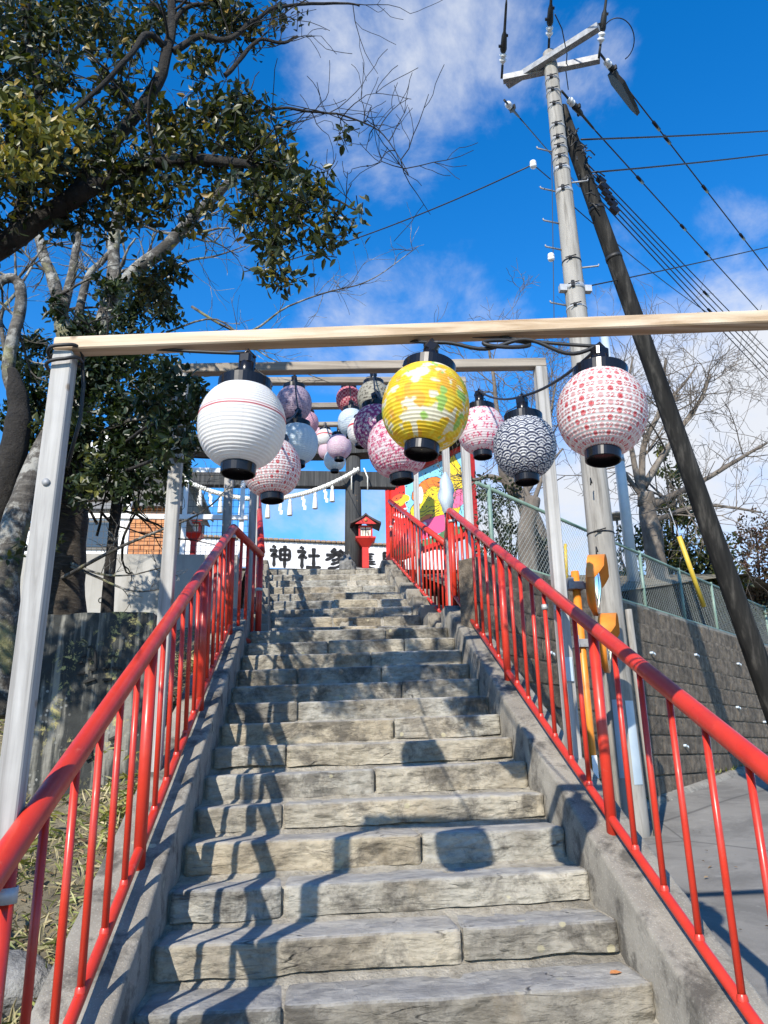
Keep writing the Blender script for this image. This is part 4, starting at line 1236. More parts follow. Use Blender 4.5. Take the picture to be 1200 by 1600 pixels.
# ------------------------------------------------------------------ painted board (generic swirling picture)
def painted_board():
    zq = 3.85; BL = np.array([1.52, 15.0, zq]); BR = np.array([2.74, 13.0, zq]); zt = 5.42
    ex = (BR - BL); W = np.linalg.norm(ex); ex /= W; nrm = np.cross(ex, [0, 0, 1]); 
    H = zt - zq
    root = thing('painted_board', 'tall red framed board painted with yellow, orange and pink clouds', 'painted board', (BL + BR) / 2)
    nx, ny = 170, 190
    u = np.linspace(0, W, nx); v = np.linspace(0, H, ny)
    U, V = np.meshgrid(u, v, indexing='ij')
    V = V * (2.42 / H)
    C = np.ones(U.shape + (3,)) * np.array((.25, .62, .80))
    P = np.stack([U, V, U * 0], -1)
    n = fbm(P * 2.2, 3)
    def blob(cx, cy, rx, ry, k=.25): return 1 - np.hypot((U - cx) / rx, (V - cy) / ry) + k * n
    def put(m, c, line=True):
        nonlocal C
        if line: C = lay(C, (np.abs(m) < .022).astype(float), (.03, .02, .02))
        C = lay(C, (m > 0).astype(float), c)
        if line: C = lay(C, ((np.abs(m) < .022)).astype(float), (.03, .02, .02))
    put(.55 - U + .2 * n, (.70, .03, .02), False)
    put(blob(.32, 1.75, .42, .2, .8), (.85, .50, .03), False)
    put(blob(.25, 1.9, .22, .12, .9), (.85, .12, .03), False)
    for k in range(16):      # loose white brush flecks
        x, y = .12 + .42 * ((k * .37) % 1), 1.15 + .3 * ((k * .61) % 1)
        C = lay(C, (blob(x, y, .05, .022, .4) > 0).astype(float), (.8, .8, .78))
    put(blob(1.18, 1.72, .50, .36), (.86, .22, .03))
    put(blob(1.28, 1.18, .66, .52), (.86, .62, .02))
    put(blob(1.32, 1.55, .22, .22), (.86, .64, .03))
    sw = np.hypot(U - 1.3, V - 1.56); an = np.arctan2(V - 1.56, U - 1.3)
    C = lay(C, ((np.abs(((sw * 14 + an / 6.283) % 1) - .5) < .07) & (sw < .17)).astype(float), (.10, .06, .02))
    for k in range(4):
        C = lay(C, (np.abs(V - 1.12 + .1 * k - .03 * np.sin(U * 16 + k)) < .012).astype(float) * ((U > .95) & (U < 1.55)), (.10, .06, .02))
    put(blob(1.15, .86, .2, .09), (.85, .20, .03))
    put(blob(.86, 1.38, .11, .16), (.75, .05, .06)); put(blob(.98, 1.65, .1, .3), (.80, .78, .76)); 
    put(blob(2.0, 1.45, .22, .9), (.86, .60, .03)); put(blob(2.08, 1.05, .24, .26), (.80, .16, .30))
    put(blob(1.25, .52, .62, .30), (.76, .10, .25)); put(blob(1.0, .66, .16, .12), (.82, .80, .78)); put(blob(1.02, .62, .08, .06), (.75, .10, .22))
    put(.24 - V + .1 * n, (.10, .20, .08), False)
    C = lay(C, (np.mod(np.floor(U * 21) + np.floor(V * 21) * 3, 11) == 0).astype(float) * (fbm(P * 9, 2) > .15), (.05, .03, .03))
    V = V * (H / 2.42)
    V3 = BL[None, None] + ex * U[..., None] + np.array([0, 0, 1.0]) * V[..., None] + nrm * .03
    b = MB(); b.grid(V3)
    o = b.build('picture', MT['board'], root)
    a = o.data.color_attributes.new('print', 'FLOAT_COLOR', 'POINT')
    a.data.foreach_set('color', np.concatenate([C.reshape(-1, 3), np.ones((nx * ny, 1))], 1).astype(np.float32).ravel())
    MB().bar(BL + [0, 0, H / 2] - ex * 0 - nrm * .0, BR + [0, 0, H / 2], .04, H - .02).build('backing', MT['house_wall'], root)
    for p in (BL - ex * .06, BR + ex * .06):
        MB().box((p[0], p[1], (TOPZ - .9 + zt) / 2 + .03), (.13, .13, zt - TOPZ + .96), np.stack([ex, nrm, [0, 0, 1]], 1)).build('frame_post', MT['shrine_red'], root)
    MB().bar(BL + [0, 0, H + .05] - ex * .12, BR + [0, 0, H + .05] + ex * .12, .16, .08).build('frame_rail', MT['shrine_red'], root)
    MB().bar(BL + [0, 0, -.04] + ex * .01, BR + [0, 0, -.04] - ex * .01, .14, .08).build('frame_rail', MT['shrine_red'], root)
    b = MB()
    rid0 = BL + [0, 0, H + .32] - ex * .3; rid1 = BR + [0, 0, H + .32] + ex * .3
    for sgn in (1, -1):
        e0 = rid0 + nrm * .35 * sgn - [0, 0, .2]; e1 = rid1 + nrm * .35 * sgn - [0, 0, .2]
        V = np.array([rid0, rid1, e1, e0]); b.add(np.vstack([V, V + [0, 0, .04]]), [(0, 1, 2, 3), (7, 6, 5, 4), (0, 4, 5, 1), (1, 5, 6, 2), (2, 6, 7, 3), (3, 7, 4, 0)])
    b.build('roof', MT['dark_roof_shingle'], root)
painted_board()

# ------------------------------------------------------------------ block retaining wall and fence
WDIR = np.array([1, .964, 0]); WDIR /= np.linalg.norm(WDIR)
WN = np.array([WDIR[1], -WDIR[0], 0])          # towards the road
WO = np.array([1.50, Ywall(1.50), 0])
WTOP = 1.63
def retaining():
    root = thing('retaining_wall', 'dark rough block retaining wall beside the road on the right', 'retaining wall', WO)
    bl, bh = .46, .205
    variants = []
    for k in range(8):
        nx, nz = 17, 8
        us = np.linspace(.0015, bl - .0015, nx); zs = np.linspace(.010, bh - .010, nz)
        Ug, Zg = np.meshgrid(us, zs, indexing='ij')
        d = .012 * fbm(np.stack([Ug * 9, Zg * 16, Ug * 0 + k * 5.3], -1), 4, .6) + .01 * fbm(np.stack([Ug * 30, Zg * 40, Ug * 0 + k * 9.1], -1), 3, .6)
        em = np.minimum(np.minimum(Ug - .004, bl - .004 - Ug) / .03, np.minimum(Zg - .007, bh - .007 - Zg) / .025)
        d = d + .007 * np.clip(em * 4, 0, 1)
        V = WDIR * Ug[..., None] + WN * d[..., None] + np.array([0, 0, 1.0]) * Zg[..., None]
        b = MB(); b.grid(V)
        # returns to the wall core on all four sides
        for ring in (V[0], V[-1], V[:, 0], V[:, -1]):
            b.grid(np.stack([ring, ring - WN * .06], 0), False, ring is V[-1] or ring is V[:, 0])
        me = bpy.data.meshes.new('wall_block')
        me.from_pydata(np.concatenate(b.v).tolist(), [], b.f); me.polygons.foreach_set('use_smooth', np.array(b.sm, bool)); me.materials.append(MT['block']); me.update()
        variants.append(me)
    for row in range(12):
        z = WTOP - (row + 1) * bh
        off = -.23 if row % 2 else 0
        k = 0
        while True:
            s = off + k * bl
            if s > 10.2: break
            p = WO + WDIR * s - WN * (-.018 * row)
            if z + bh > road_z(p[0], p[1]) - .03 and len([1 for c in root.children]) >= 0:
                o = link('wall_block', random.choice(variants), root)
                o.location = (p - WO) + np.array([0, 0, z])
            k += 1
    b = MB()
    pts = [(-.01, WTOP - .004), (-.16, WTOP - .004), (-.16, -1.4), (.16, -1.4), ]
    A = WO - WDIR * .2; B = WO + WDIR * 10.4
    V = []
    for P in (A, B): V.append([P + WN * x + [0, 0, z] for x, z in ((-.012, WTOP - .005), (-.2, WTOP - .005), (-.2, -1.4), (.22, -1.4))])
    V = np.array(V).reshape(-1, 3)
    b.add(V, [(0, 1, 5, 4), (1, 2, 6, 5), (2, 3, 7, 6), (3, 0, 4, 7), (0, 3, 2, 1), (4, 5, 6, 7)])
    b.build('wall_core', MT['block'], root)
    MB().bar(WO - WDIR * .1 - WN * .10 + [0, 0, WTOP + .0], WO + WDIR * 10.3 - WN * .10 + [0, 0, WTOP + .0], .2, .045).build('wall_cap', MT['curb'], root)
    # white drain plugs
    for px, py in ((662, 957), (868, 970), (1065, 1010)): pass
    for px, py in ((1020, 1020), (1089, 1023), (1155, 1037), (1002, 1117), (1154, 1105), (1197, 1094), (1002, 1250), (1072, 1165), (1196, 1128), (890, 1112), (862, 1020)):
        v = ray(px, py)
        # plane: (P - WO).WN = off(z)
        off = .06
        for _ in range(3):
            t = ((WO @ WN) + off) / (v @ WN); P = v * t; off = .025 + .018 * (WTOP - P[2]) / .205
        b = MB().lathe([(.0, .008), (.011, .008), (.016, .004), (.017, -.03)], 12, P, np.stack([WDIR, [0, 0, 1], WN], 1), caps=False)
        b.tube([P + WN * .012 + WDIR * .01, P + WN * .02 - [0, 0, .015] + WDIR * .012, P + WN * .02 - [0, 0, .035] + WDIR * .018], [.008, .010, .004], 6)
        b.build('drain_plug', MT['pale_steel'], root)
retaining()

def chain_fence():
    root = thing('chain_link_fence', 'green chain link fence on top of the block wall', 'fence', WO + [0, 0, WTOP])
    H = .72; base = WO - WN * .10 + np.array([0, 0, WTOP + .02])
    L = 10.2
    def P(s, h): return base + WDIR * s + np.array([0, 0, h])
    def s_of(px, py):
        v = ray(px, py); t = (base @ WN) / (v @ WN); return (v * t - base) @ WDIR
    posts = [.15, 1.35] + [s_of(px, py) for px, py in ((1003, 900), (1064, 920), (1114, 935), (1196, 960))]
    a = posts[2]; posts = sorted(set([round(x, 2) for x in [.2, a - 2.2, a - 1.1] + posts[2:] + [posts[-1] + 1.2, posts[-1] + 2.4] if 0 < x < L + .2]))
    for s in posts: MB().tube([P(s, -.1), P(s, H + .03)], .022, 10).build('fence_post', MT['green_paint'], root)
    MB().tube([P(0, H), P(L, H)], .018, 8).build('top_rail', MT['green_paint'], root)
    MB().tube([P(0, .05), P(L, .05)], .015, 8).build('bottom_rail', MT['green_paint'], root)
    # woven diagonal wires
    b = MB(); pitch = .062
    z0, z1 = .05, H; hh = z1 - z0
    def thin(p, q, r=.0016):
        d = q - p; d /= np.linalg.norm(d); x = np.cross(d, WN); y = WN
        V = [p + r * (x * c + y * s) for c, s in ((1, -.5), (-1, -.5), (0, 1))] + [q + r * (x * c + y * s) for c, s in ((1, -.5), (-1, -.5), (0, 1))]
        b.add(V, [(0, 1, 4, 3), (1, 2, 5, 4), (2, 0, 3, 5)])
    s = -hh
    while s < L:
        a0, a1 = max(0, s), min(L, s + hh)
        if a1 > a0:
            thin(P(a0, z0 + (a0 - s)), P(a1, z0 + (a1 - s))); thin(P(a0, z1 - (a0 - s)) + WN * .003, P(a1, z1 - (a1 - s)) + WN * .003)
        s += pitch
    b.build('wire_mesh', MT['wire_steel'], root, kind='stuff')
chain_fence()

# ------------------------------------------------------------------ utility pole, strut, wires
def utility():
    Yp = 6.5
    base = at(988, 1308, Yp); topz = at(857, 84, Yp)[2]
    X = at(985, 1000, Yp)[0] * 0 + base[0] + .005
    base = np.array([X, Yp, road_z(X, Yp)]); H = topz - base[2]
    root = thing('utility_pole', 'tall grey concrete utility pole rising behind the red dotted lantern', 'utility pole', base)
    rad0, rad1 = .140, .073
    def rz(z): return rad0 + (rad1 - rad0) * (z - base[2]) / H
    zs = np.linspace(base[2] - .2, topz, 30)
    MB().tube([(X, Yp, z) for z in zs], [rz(z) for z in zs], 28).build('shaft', MT['pole'], root)
    def zpx(py): return at(0.0 + 857 + (py - 90) * .106, py, Yp)[2]
    for py, h, mat in ((128, .035, 'galvanised'), (148, .03, 'galvanised'), (170, .03, 'galvanised'), (202, .03, 'galvanised'), (222, .035, 'galvanised'), (236, .03, 'galvanised'), (252, .03, 'galvanised'),
                       (268, .045, 'clamp_steel'), (302, .05, 'clamp_steel'), (411, .018, 'cable_rubber'), (452, .06, 'clamp_steel'), (484, .02, 'clamp_steel'), (835, .015, 'cable_rubber')):
        z = zpx(py); strap(root, (X, Yp, z), rz(z), h, 'band', mat)
        b = MB(); b.box((X - rz(z) * .5, Yp - rz(z) - .004, z), (.03, .022, h + .004)); b.tube([(X - rz(z) * .5 - .05, Yp - rz(z) - .008, z - .01), (X - rz(z) * .5 + .06, Yp - rz(z) - .02, z + .02)], .006, 5); b.build('band_bolt', MT['cable_rubber'], root)
    # steel reinforcing sleeve low on the pole with pale sign plates
    z0, z1 = at(1000, 1310, Yp)[2], at(960, 960, Yp)[2]
    for py, dx in ((300, -1), (350, -1), (391, -1), (478, -1), (285, 1), (418, 1), (238, -1)):
        z = zpx(py)
        MB().tube([(X + dx * rz(z) * .9, Yp, z), (X + dx * (rz(z) + .17), Yp - .03, z + .01), (X + dx * (rz(z) + .175), Yp - .03, z + .03)], .009, 6).build('step_bolt', MT['galvanised'], root)
    for py in (452,):
        z = zpx(py)
        for dx in (-1, 1): MB().box((X + dx * (rz(z) + .03), Yp - .02, z - .01), (.07, .06, .07)).build('bracket', MT['clamp_steel'], root)
    z = at(950, 700, Yp)[2]
    for (px, py, dx) in ((925, 755, -.4), (934, 862, -.2)):
        p = at(px, py, Yp - .17); MB().tube([p, p + [-.03, -.05, .03], p + [-.035, -.055, -.04]], .006, 6).build('hook', MT['cable_rubber'], root)
    # pale adhesive sign plates wrapped round the foot
    for zc, hgt, a0, a1, mt in ((zpx(1150) - .02, .62, -2.35, -1.75, 'pale_steel'), (zpx(1160), .66, -1.55, -.9, 'pale_steel')):
        V = []
        for a in np.linspace(a0, a1, 10):
            V.append([(X + (rz(z_) + .004) * math.cos(a), Yp + (rz(z_) + .004) * math.sin(a), z_) for z_ in (zc - hgt / 2, zc + hgt / 2)])
        b = MB(); b.grid(np.array(V)); b.build('sign_plate', MT[mt], root)
    MB().tube([(X + rz(base[2]) + .03, Yp - .08, base[2]), (X + rz(zpx(960)) + .02, Yp - .08, zpx(955))], .03, 10).build('cable_duct', MT['pole'], root)
    # crossarms
    zA = zpx(103); zB = zpx(112)
    a0, a1 = at_z(786, 124, zA), at_z(937, 92, zA)
    b0, b1 = at_z(789, 157, zB) + [0, -.13, .1], at_z(930, 70, zB) + [0, -.13, .1]
    MB().bar(a0, a1, .07, .075).build('crossarm', MT['galvanised'], root)
    MB().bar(b0, b1, .07, .075).build('crossarm', MT['galvanised'], root)
    # strain insulators (porcelain) with dark dead-end covers
    def insul(p, q, cover=.45, name='insulator'):
        p = np.array(p); q = np.array(q); d = (q - p) / np.linalg.norm(q - p)
        x = np.cross(d, [0, 0, 1]); x /= np.linalg.norm(x); Rm = np.stack([x, np.cross(d, x), d], 1)
        b = MB().lathe([(.008, 0), (.016, .03), (.038, .05), (.042, .07), (.024, .085), (.038, .10), (.04, .12), (.016, .14)], 14, p, Rm)
        o = b.build(name, MT['porcelain'], root)
        c = MB().lathe([(.03, .14), (.038, .17), (.03, .30), (.016, .34), (.013, .14 + cover), (.006, .2 + cover)], 10, p, Rm)
        c.box(p + d * .2 + Rm[:, 0] * .04, (.03, .05, .025), Rm); c.box(p + d * .3 - Rm[:, 0] * .03, (.02, .04, .025), Rm)
        c.build('cover', MT['cable_rubber'], o)
        MB().tube([p - d * .12, p + d * .02], .014, 6).build('shackle', MT['cable_rubber'], o)
        return p + d * (.2 + cover)
    W = []
    W.append((insul(at_z(785, 104, zA), at_z(795, -60, zA + .5)), at_z(800, -420, zA + 1.0), 'black overhead wire leaving the upper left corner of the pole top'))
    W.append((insul(at_z(858, 62, zA + .25), at_z(864, -60, zA + .6)), at_z(880, -420, zA + 1.2), 'black overhead wire rising straight from the tip of the pole'))
    W.append((insul(at_z(938, 72, zA), at_z(952, -40, zA + .5)), at_z(985, -420, zA + 1.0), 'black overhead wire leaving the upper right end of the crossarm'))
    W.append((insul(at_z(944, 92, zA), at(1200, 420, 10.5)), at(1330, 590, 14), 'upper of the two long thick power lines slanting down to the right'))
    W.append((insul(at(886, 152, Yp), at(1020, 310, 8)), at(1300, 612, 16), 'lower of the two long thick power lines slanting down to the right'))
    W.append((insul(at_z(792, 161, zB), at(850, 228, 8.6)), at(905, 292, 12), 'short dark wire running from the lower crossarm end behind the pole'))
    p = at_z(948, 96, zA); q = at_z(974, 136, zA - .1); dv = q - p
    b = MB(); pol = [(0, -.05), (.14, -.10), (.52, -.05), (.62, .0), (.5, .04), (.14, .10), (0, .05)]
    dn = dv / np.linalg.norm(dv); sd = np.cross(dn, [0, -.7, .7]); sd /= np.linalg.norm(sd)
    b.prism(pol, p + dn * .14, dn, sd, np.cross(dn, sd), .05); b.build('cover', MT['cable_rubber'], root)
    # strut
    s0 = at(876, 170, Yp + .22); s1 = at(1236, 1180, 7.15)
    d = s1 - s0; s2 = s0 + d * 1.12
    sr = thing('strut_pole', 'dark leaning strut pole propping the utility pole on the right', 'pole', (s2[0], s2[1], s2[2]))
    MB().tube([s0 + (s2 - s0) * t for t in np.linspace(0, 1, 16)], np.linspace(.076, .113, 16), 26).build('shaft', MT['strut'], sr)
    for t in (.12, .165, .24):
        p = s0 + (s2 - s0) * t; dd = d / np.linalg.norm(d); x = np.cross(dd, [0, 1, 0]); x /= np.linalg.norm(x)
        rr = .076 + .037 * t
        MB().lathe([(rr + .001, -.02), (rr + .006, -.02), (rr + .006, .02), (rr + .001, .02)], 18, p, np.stack([x, np.cross(dd, x), dd], 1), caps=False).build('band', MT['cable_rubber'], sr)
    # tangle of brackets and drop-wire closures between the two poles
    for k in range(34):
        py_ = random.uniform(205, 330); p = at(882 + (py_ - 200) * .33 + random.uniform(-6, 22), py_, Yp + .05 + random.uniform(0, .3))
        q = p + np.array([random.uniform(-.16, .16), random.uniform(-.1, .1), random.uniform(-.16, .16)])
        MB().tube([p, (p + q) / 2 + [0, 0, .04], q], .008, 5).build('jumper_wire', MT['cable_rubber'], root)
    for (px, py) in ((939, 282), (944, 293), (948, 302), (953, 311), (957, 318), (960, 328), (908, 240), (903, 256), (912, 268), (917, 286), (906, 228)):
        p = at(px, py, Yp + .4); MB().box(p, (.11, .06, .07), np.array(Matrix.Rotation(.8, 3, 'Y')), .01).build('splice_box', MT['black'], root)
    g = 'overhead wires running to the utility pole'
    def wire(a, c, label, r=.008, sag=.0, sleeves=(), coil=0):
        a = np.array(a); c = np.array(c); t = np.linspace(0, 1, 24)[:, None]
        q = a + (c - a) * t; q[:, 2] -= (sag * 4 * t * (1 - t))[:, 0]
        b = MB().tube(q, r, 6); o = b.build('overhead_wire', MT['cable_rubber'], loc=a)
        tag(o, label, 'wire', g)
        for s in sleeves:
            p = a + (c - a) * s; p[2] -= sag * 4 * s * (1 - s); dd = (c - a) / np.linalg.norm(c - a)
            MB().tube([p - dd * .09, p + dd * .09], r * 2.4, 7).build('sleeve', MT['black'], o)
        return o
    for a, c, lab in W:
        sl = ()
        if 'upper of the two' in lab: sl = (.07, .1, .22, .36)
        if 'lower of the two' in lab: sl = (.1, .22, .3)
        wire(a, c, lab, .009, .0, sl)
    wire(at(908, 218, Yp), at(1300, 197, 9.5), 'upper thin horizontal wire crossing the sky right of the pole', .010, .03)
    wire(at(930, 269, Yp + .3), at(1300, 228, 9.5), 'middle thin horizontal wire crossing the sky right of the pole', .010, .03)
    wire(at(895, 452, Yp), at(1300, 362, 9.0), 'lowest thin pale wire tied to the pole band, crossing to the right', .007, .02)
    wire(at(860, 280, Yp), at(833, 257, Yp - .3), 'short drop wire ending at a white clip left of the pole', .006, .0)
    wire(at(833, 257, Yp - .3), at(380, 425, 9.0), 'long thin wire slanting down left from the white clip into the tree', .007, .12)
    wire(at(893, 320, Yp), at(1140, 510, 11), 'thin drop wire with a white knob slanting behind the strut', .006, .1)
    for k in range(5):
        wire(at(912 + k * 3, 250 + 12 * k, Yp + .4), at(1320 + k * 4, 700 + (k - 2) * 16, 15), ['topmost', 'second', 'third', 'fourth', 'lowest'][k] + ' line of the bundle of five slanting down right behind the strut', .008, .05, (.3,) if k % 2 else ())
    wire(at(862, 240, Yp - .12), at(866, 520, Yp - .12), 'thin vertical stay wire hanging just left of the pole', .004)
    for (px, py, Y, lab) in ((833, 257, Yp - .3, 'white porcelain clip on the wire left of the utility pole'), (955, 370, Yp + .45, 'white porcelain knob on the drop wire at the strut'), (861, 402, Yp - .12, 'white porcelain ball on the stay wire left of the pole')):
        p = at(px, py, Y); b = MB().lathe([(.001, -.045), (.03, -.035), (.036, -.01), (.02, 0), (.036, .01), (.03, .035), (.001, .045)], 12, p, caps=False)
        tag(b.build('insulator_knob', MT['porcelain'], loc=p), lab, 'insulator')
    # loose jumper loop at the crossarm end
    c = at_z(975, 60, zA); th = np.linspace(2.6, -1.1, 20)
    q = [at_z(965 + 26 * math.cos(t), 62 - 34 * math.sin(t), zA) for t in th]
    MB().tube(q, .006, 6).build('jumper_wire', MT['cable_rubber'], root)
    q = [at_z(x, y, zA) for x, y in ((867, 22), (878, 45), (886, 85), (884, 110), (888, 140))]
    MB().tube(q, .006, 6).build('jumper_wire', MT['cable_rubber'], root)
utility()

# ------------------------------------------------------------------ road mirrors, steel pole, guy guard
def roadside():
    Ym = 5.75
    foot = at(945, 1250, Ym); top = at(898, 893, Ym)
    X = top[0]
    zb = road_z(X, Ym)
    root = thing('traffic_mirror', 'orange post with two hooded traffic mirrors beside the utility pole', 'traffic mirror', (X, Ym, zb))
    MB().tube([(X, Ym, zb - .1), (X, Ym, top[2])], .031, 16).build('post', MT['orange_paint'], root)
    def mirror(px, py, hpx, nm):
        c = at(px, py, Ym - .02); r = .5 * hpx / 1200 * np.linalg.norm(c)
        d = np.array([.90, -.43, -.06]); d /= np.linalg.norm(d)        # the way it faces
        x = np.cross([0, 0, 1], d); x /= np.linalg.norm(x); y = np.cross(d, x); Rm = np.stack([x, y, d], 1)
        b = MB().lathe([(r * math.sin(t), .03 + .16 * r * math.cos(t * 1.5)) for t in np.linspace(1.04, .02, 9)], 32, c, Rm)
        o = b.build('mirror', MT['mirror'], root)
        # orange back dish
        MB().lathe([(.02, -.05), (r * .7, -.035), (r * 1.03, .0), (r * 1.04, .035), (r * .99, .037)], 32, c, Rm, caps=True).build('backing', MT['orange_paint'], o)
        # hood over the upper half
        V = []
        for a in np.linspace(rad(4), rad(176), 30):
            e = x * math.cos(a) + y * math.sin(a); dep = .02 + .09 * min(1, math.sin(a) * 2.2) ** .7
            V.append([c + e * r * 1.05 - d * .02, c + e * r * 1.06 + d * dep, c + e * (r * 1.045) + d * dep, c + e * r * 1.035 - d * .015])
        h = MB(); h.grid(np.array(V)); h.build('hood', MT['orange_paint'], o)
        return c
    c1 = mirror(926, 915, 88, 0); c2 = mirror(943, 1005, 84, 1)
    for c in (c1, c2):
        b = MB(); zc = c[2] - (.0)
        b.box((X, Ym, zc), (.10, .10, .06)); b.bar((X, Ym, zc), (c[0] - .02, c[1], c[2]), .05, .045); b.box((X - .06, Ym - .03, zc + .01), (.04, .09, .09))
        b.build('bracket', MT['galvanised'], root)
    b = MB(); p = (X, Ym - .041, zb + .62); b.box(p, (.04, .008, .16)); b.build('label_plate', MT['white_paint'], root)
    # pale steel lamp pole beyond the fence
    Y = 10.3
    a = at(996, 960, Y); t = at(958, 500, Y); zt = t[2]
    X = a[0]
    root = thing('lamp_pole', 'slim pale blue steel pole behind the chain link fence', 'lamp pole', (X, Y, 1.9))
    MB().tube([(X, Y, 1.8), (X, Y, zt)], [.085, .06], 16).build('shaft', MT['pale_steel'], root)
    for py in (690, 720): strap(root, (X, Y, at(980, py, Y)[2]), .075, .05, 'band', 'galvanised')
    # round street lamp behind
    Y = 13.0; c = at(963, 806, Y)
    root = thing('street_lamp', 'small grey dish shaped street lamp beside the utility pole', 'street lamp', (c[0], Y, 2.0))
    MB().lathe([(.06, .07), (.1, .05), (.26, .0), (.27, -.02), (.2, -.04), (.05, -.06), (.0, -.06)], 24, c).build('lamp_head', MT['galvanised'], root)
    MB().tube([(c[0], Y, 1.9), (c[0], Y, c[2])], .022, 8).build('pole', MT['galvanised'], root)
    # yellow guard on a stay wire
    a = at(1061, 838, 9.7); b_ = at(1100, 948, 9.9)
    root = thing('guy_wire', 'yellow plastic guard leaning on a stay wire behind the fence', 'wire guard', b_)
    MB().tube([a, b_], .032, 12).build('guard', MT['yellow_plastic'], root)
    d = (a - b_); MB().tube([b_ - d * .25, a + d * .4], .006, 6).build('stay_wire', MT['galvanised'], root)
    a = at(883, 850, 9.6); b_ = at(886, 905, 9.6)
    tag(MB().tube([a, b_], .022, 8).build('marker_stake', MT['yellow_plastic'], loc=b_), 'short yellowish stake behind the fence left of the utility pole', 'stake')
roadside()

# ------------------------------------------------------------------ left side: monument, concrete wall, railing fence
def left_side():
    Y = 4.75
    TL, TR, BLp, BRp = at(58, 958, Y), at(243, 945, Y), at(38, 1300, Y), at(205, 1290, Y)
    root = thing('stone_monument', 'dark lichen covered stone monument with carved characters left of the handrail', 'monument', (TL + TR) / 2 * [1, 1, 0] + [0, 0, BLp[2]])
    x0, x1, z0, z1 = TL[0] - .02, TR[0], BLp[2] - .25, TL[2]
    nx, nz = 40, 60
    X, Z = np.meshgrid(np.linspace(x0, x1, nx), np.linspace(z0, z1, nz), indexing='ij')
    topj = .03 * fbm(np.stack([X * 4, X * 0, X * 0], -1), 3) * np.clip((Z - z1 + .3) / .3, 0, 1)
    Yf = Y + .012 * fbm(np.stack([X * 5, Z * 5, X * 0], -1), 4) + .008 * fbm(np.stack([X * 22, Z * 22, X * 0], -1), 3)
    Xw = X + .02 * fbm(np.stack([Z * 4, X * 0, X * 0 + 3], -1), 3) * np.where((X < x0 + .02) | (X > x1 - .02), 1, .2)
    F = np.stack([Xw, Yf, Z + topj], -1); B = F + [0, .26, 0]
    b = MB(); b.grid(F, flip=False); b.grid(B, flip=True)
    for sl_, fl in (((slice(None), -1), False), ((slice(None), 0), True), ((0, slice(None)), False), ((-1, slice(None)), True)):
        b.grid(np.stack([F[sl_], B[sl_]], 0), True, not fl)
    b.build('slab', MT['monument'], root)
    # carved characters: recessed looking dark strokes standing a hair off the face
    def stroke(px, py, qx, qy, w, name):
        a = at(px, py, Y - .018); c = at(qx, qy, Y - .018); m = MB(); m.bar(a, c, .014, w, up=(0, 0, 1) if abs(px - qx) > abs(py - qy) else (1, 0, 0)); m.build(name, MT['carved'], root)
    def C(px, py): return 20 + px / 4, 930 + py / 4
    for s in (((425, 385), (460, 372), 3.), ((405, 425), (435, 415), 3.), ((515, 345), (518, 455), 3.), ((400, 490), (450, 482), 3.4), ((478, 468), (522, 462), 3.2),
              ((560, 458), (590, 452), 3), ((592, 455), (600, 425), 2.6), ((620, 452), (672, 458), 3.2), ((440, 545), (515, 522), 3.4), ((560, 528), (620, 526), 3.4), ((470, 325), (495, 318), 3),
              ((470, 398), (490, 396), 2.4), ((600, 380), (640, 376), 3), ((480, 910), (488, 1000), 3), ((452, 1028), (495, 1010), 3.2), ((600, 905), (640, 885), 3.2), ((610, 945), (640, 935), 3)):
        a = C(*s[0]); c = C(*s[1]); stroke(*a, *c, s[2] * 4.9 / 1200, 'carved_stroke')
    # pale poured concrete wall
    Yw = 7.5
    zt = at(250, 866, Yw)[2]
    w = thing('concrete_wall', 'pale stained concrete retaining wall behind the monument', 'wall', (-2.2, Yw, .6))
    b = MB(); X, Z = np.meshgrid(np.linspace(-6.5, -.79, 40), np.linspace(-.4, zt, 16), indexing='ij')
    Fr = np.stack([X, Yw + .006 * fbm(np.stack([X * 3, Z * 3, X * 0], -1), 3), Z], -1)
    b.grid(Fr); T = Fr[:, -1]; b.grid(np.stack([T, T + [0, .22, 0]], 1), False, True)
    b.grid(np.stack([Fr[-1], Fr[-1] + [0, .22, 0]], 0), False, False); b.build('wall_face', MT['cwall'], w)
    p = at(158, 938, Yw); MB().lathe([(.028, -.006), (.028, .004), (.02, .004), (.018, -.004), (.0, -.004)], 16, p, np.array(Matrix.Rotation(rad(90), 3, 'X')), caps=False).build('drain_hole', MT['carved'], w)
    # mesh fence with white rails on the concrete wall
    Yf = 7.72
    f = thing('mesh_fence', 'square mesh fence with white rails on top of the concrete wall', 'fence', (-2, Yf, zt))
    def Pf(px, py): return at(px, py, Yf)
    xL, xR = -5.2, -.72
    z1 = Pf(300, 735)[2]; zm = Pf(300, 808)[2]
    for z in (z1, zm): MB().bar((xL, Yf, z), (xR, Yf, z), .04, .05).build('rail', MT['white_paint'], f)
    for px in (20, 110, 200, 288): 
        p = Pf(px, 800); MB().box((p[0], Yf + .03, (zt + z1) / 2), (.045, .045, z1 - zt + .06)).build('fence_post', MT['white_paint'], f)
    p = Pf(370, 800); MB().box((p[0] + .05, Yf + .03, (zt + z1) / 2), (.045, .045, z1 - zt + .06)).build('fence_post', MT['white_paint'], f)
    b = MB()
    for x in np.arange(xL, xR, .052): b.box((x, Yf + .05, (zt + z1) / 2), (.0035, .0035, z1 - zt))
    for z in np.arange(zt + .03, z1, .07): b.box(((xL + xR) / 2, Yf + .054, z), (xR - xL, .0035, .0035))
    b.build('wire_mesh', MT['dark_wire'], f, kind='stuff')
    # building with gable roof beyond
    Yh = 17.0
    ridge = at(205, 668, Yh); eaveR = at(290, 722, Yh); eaveL = at(110, 722, Yh)
    zb = TOPZ
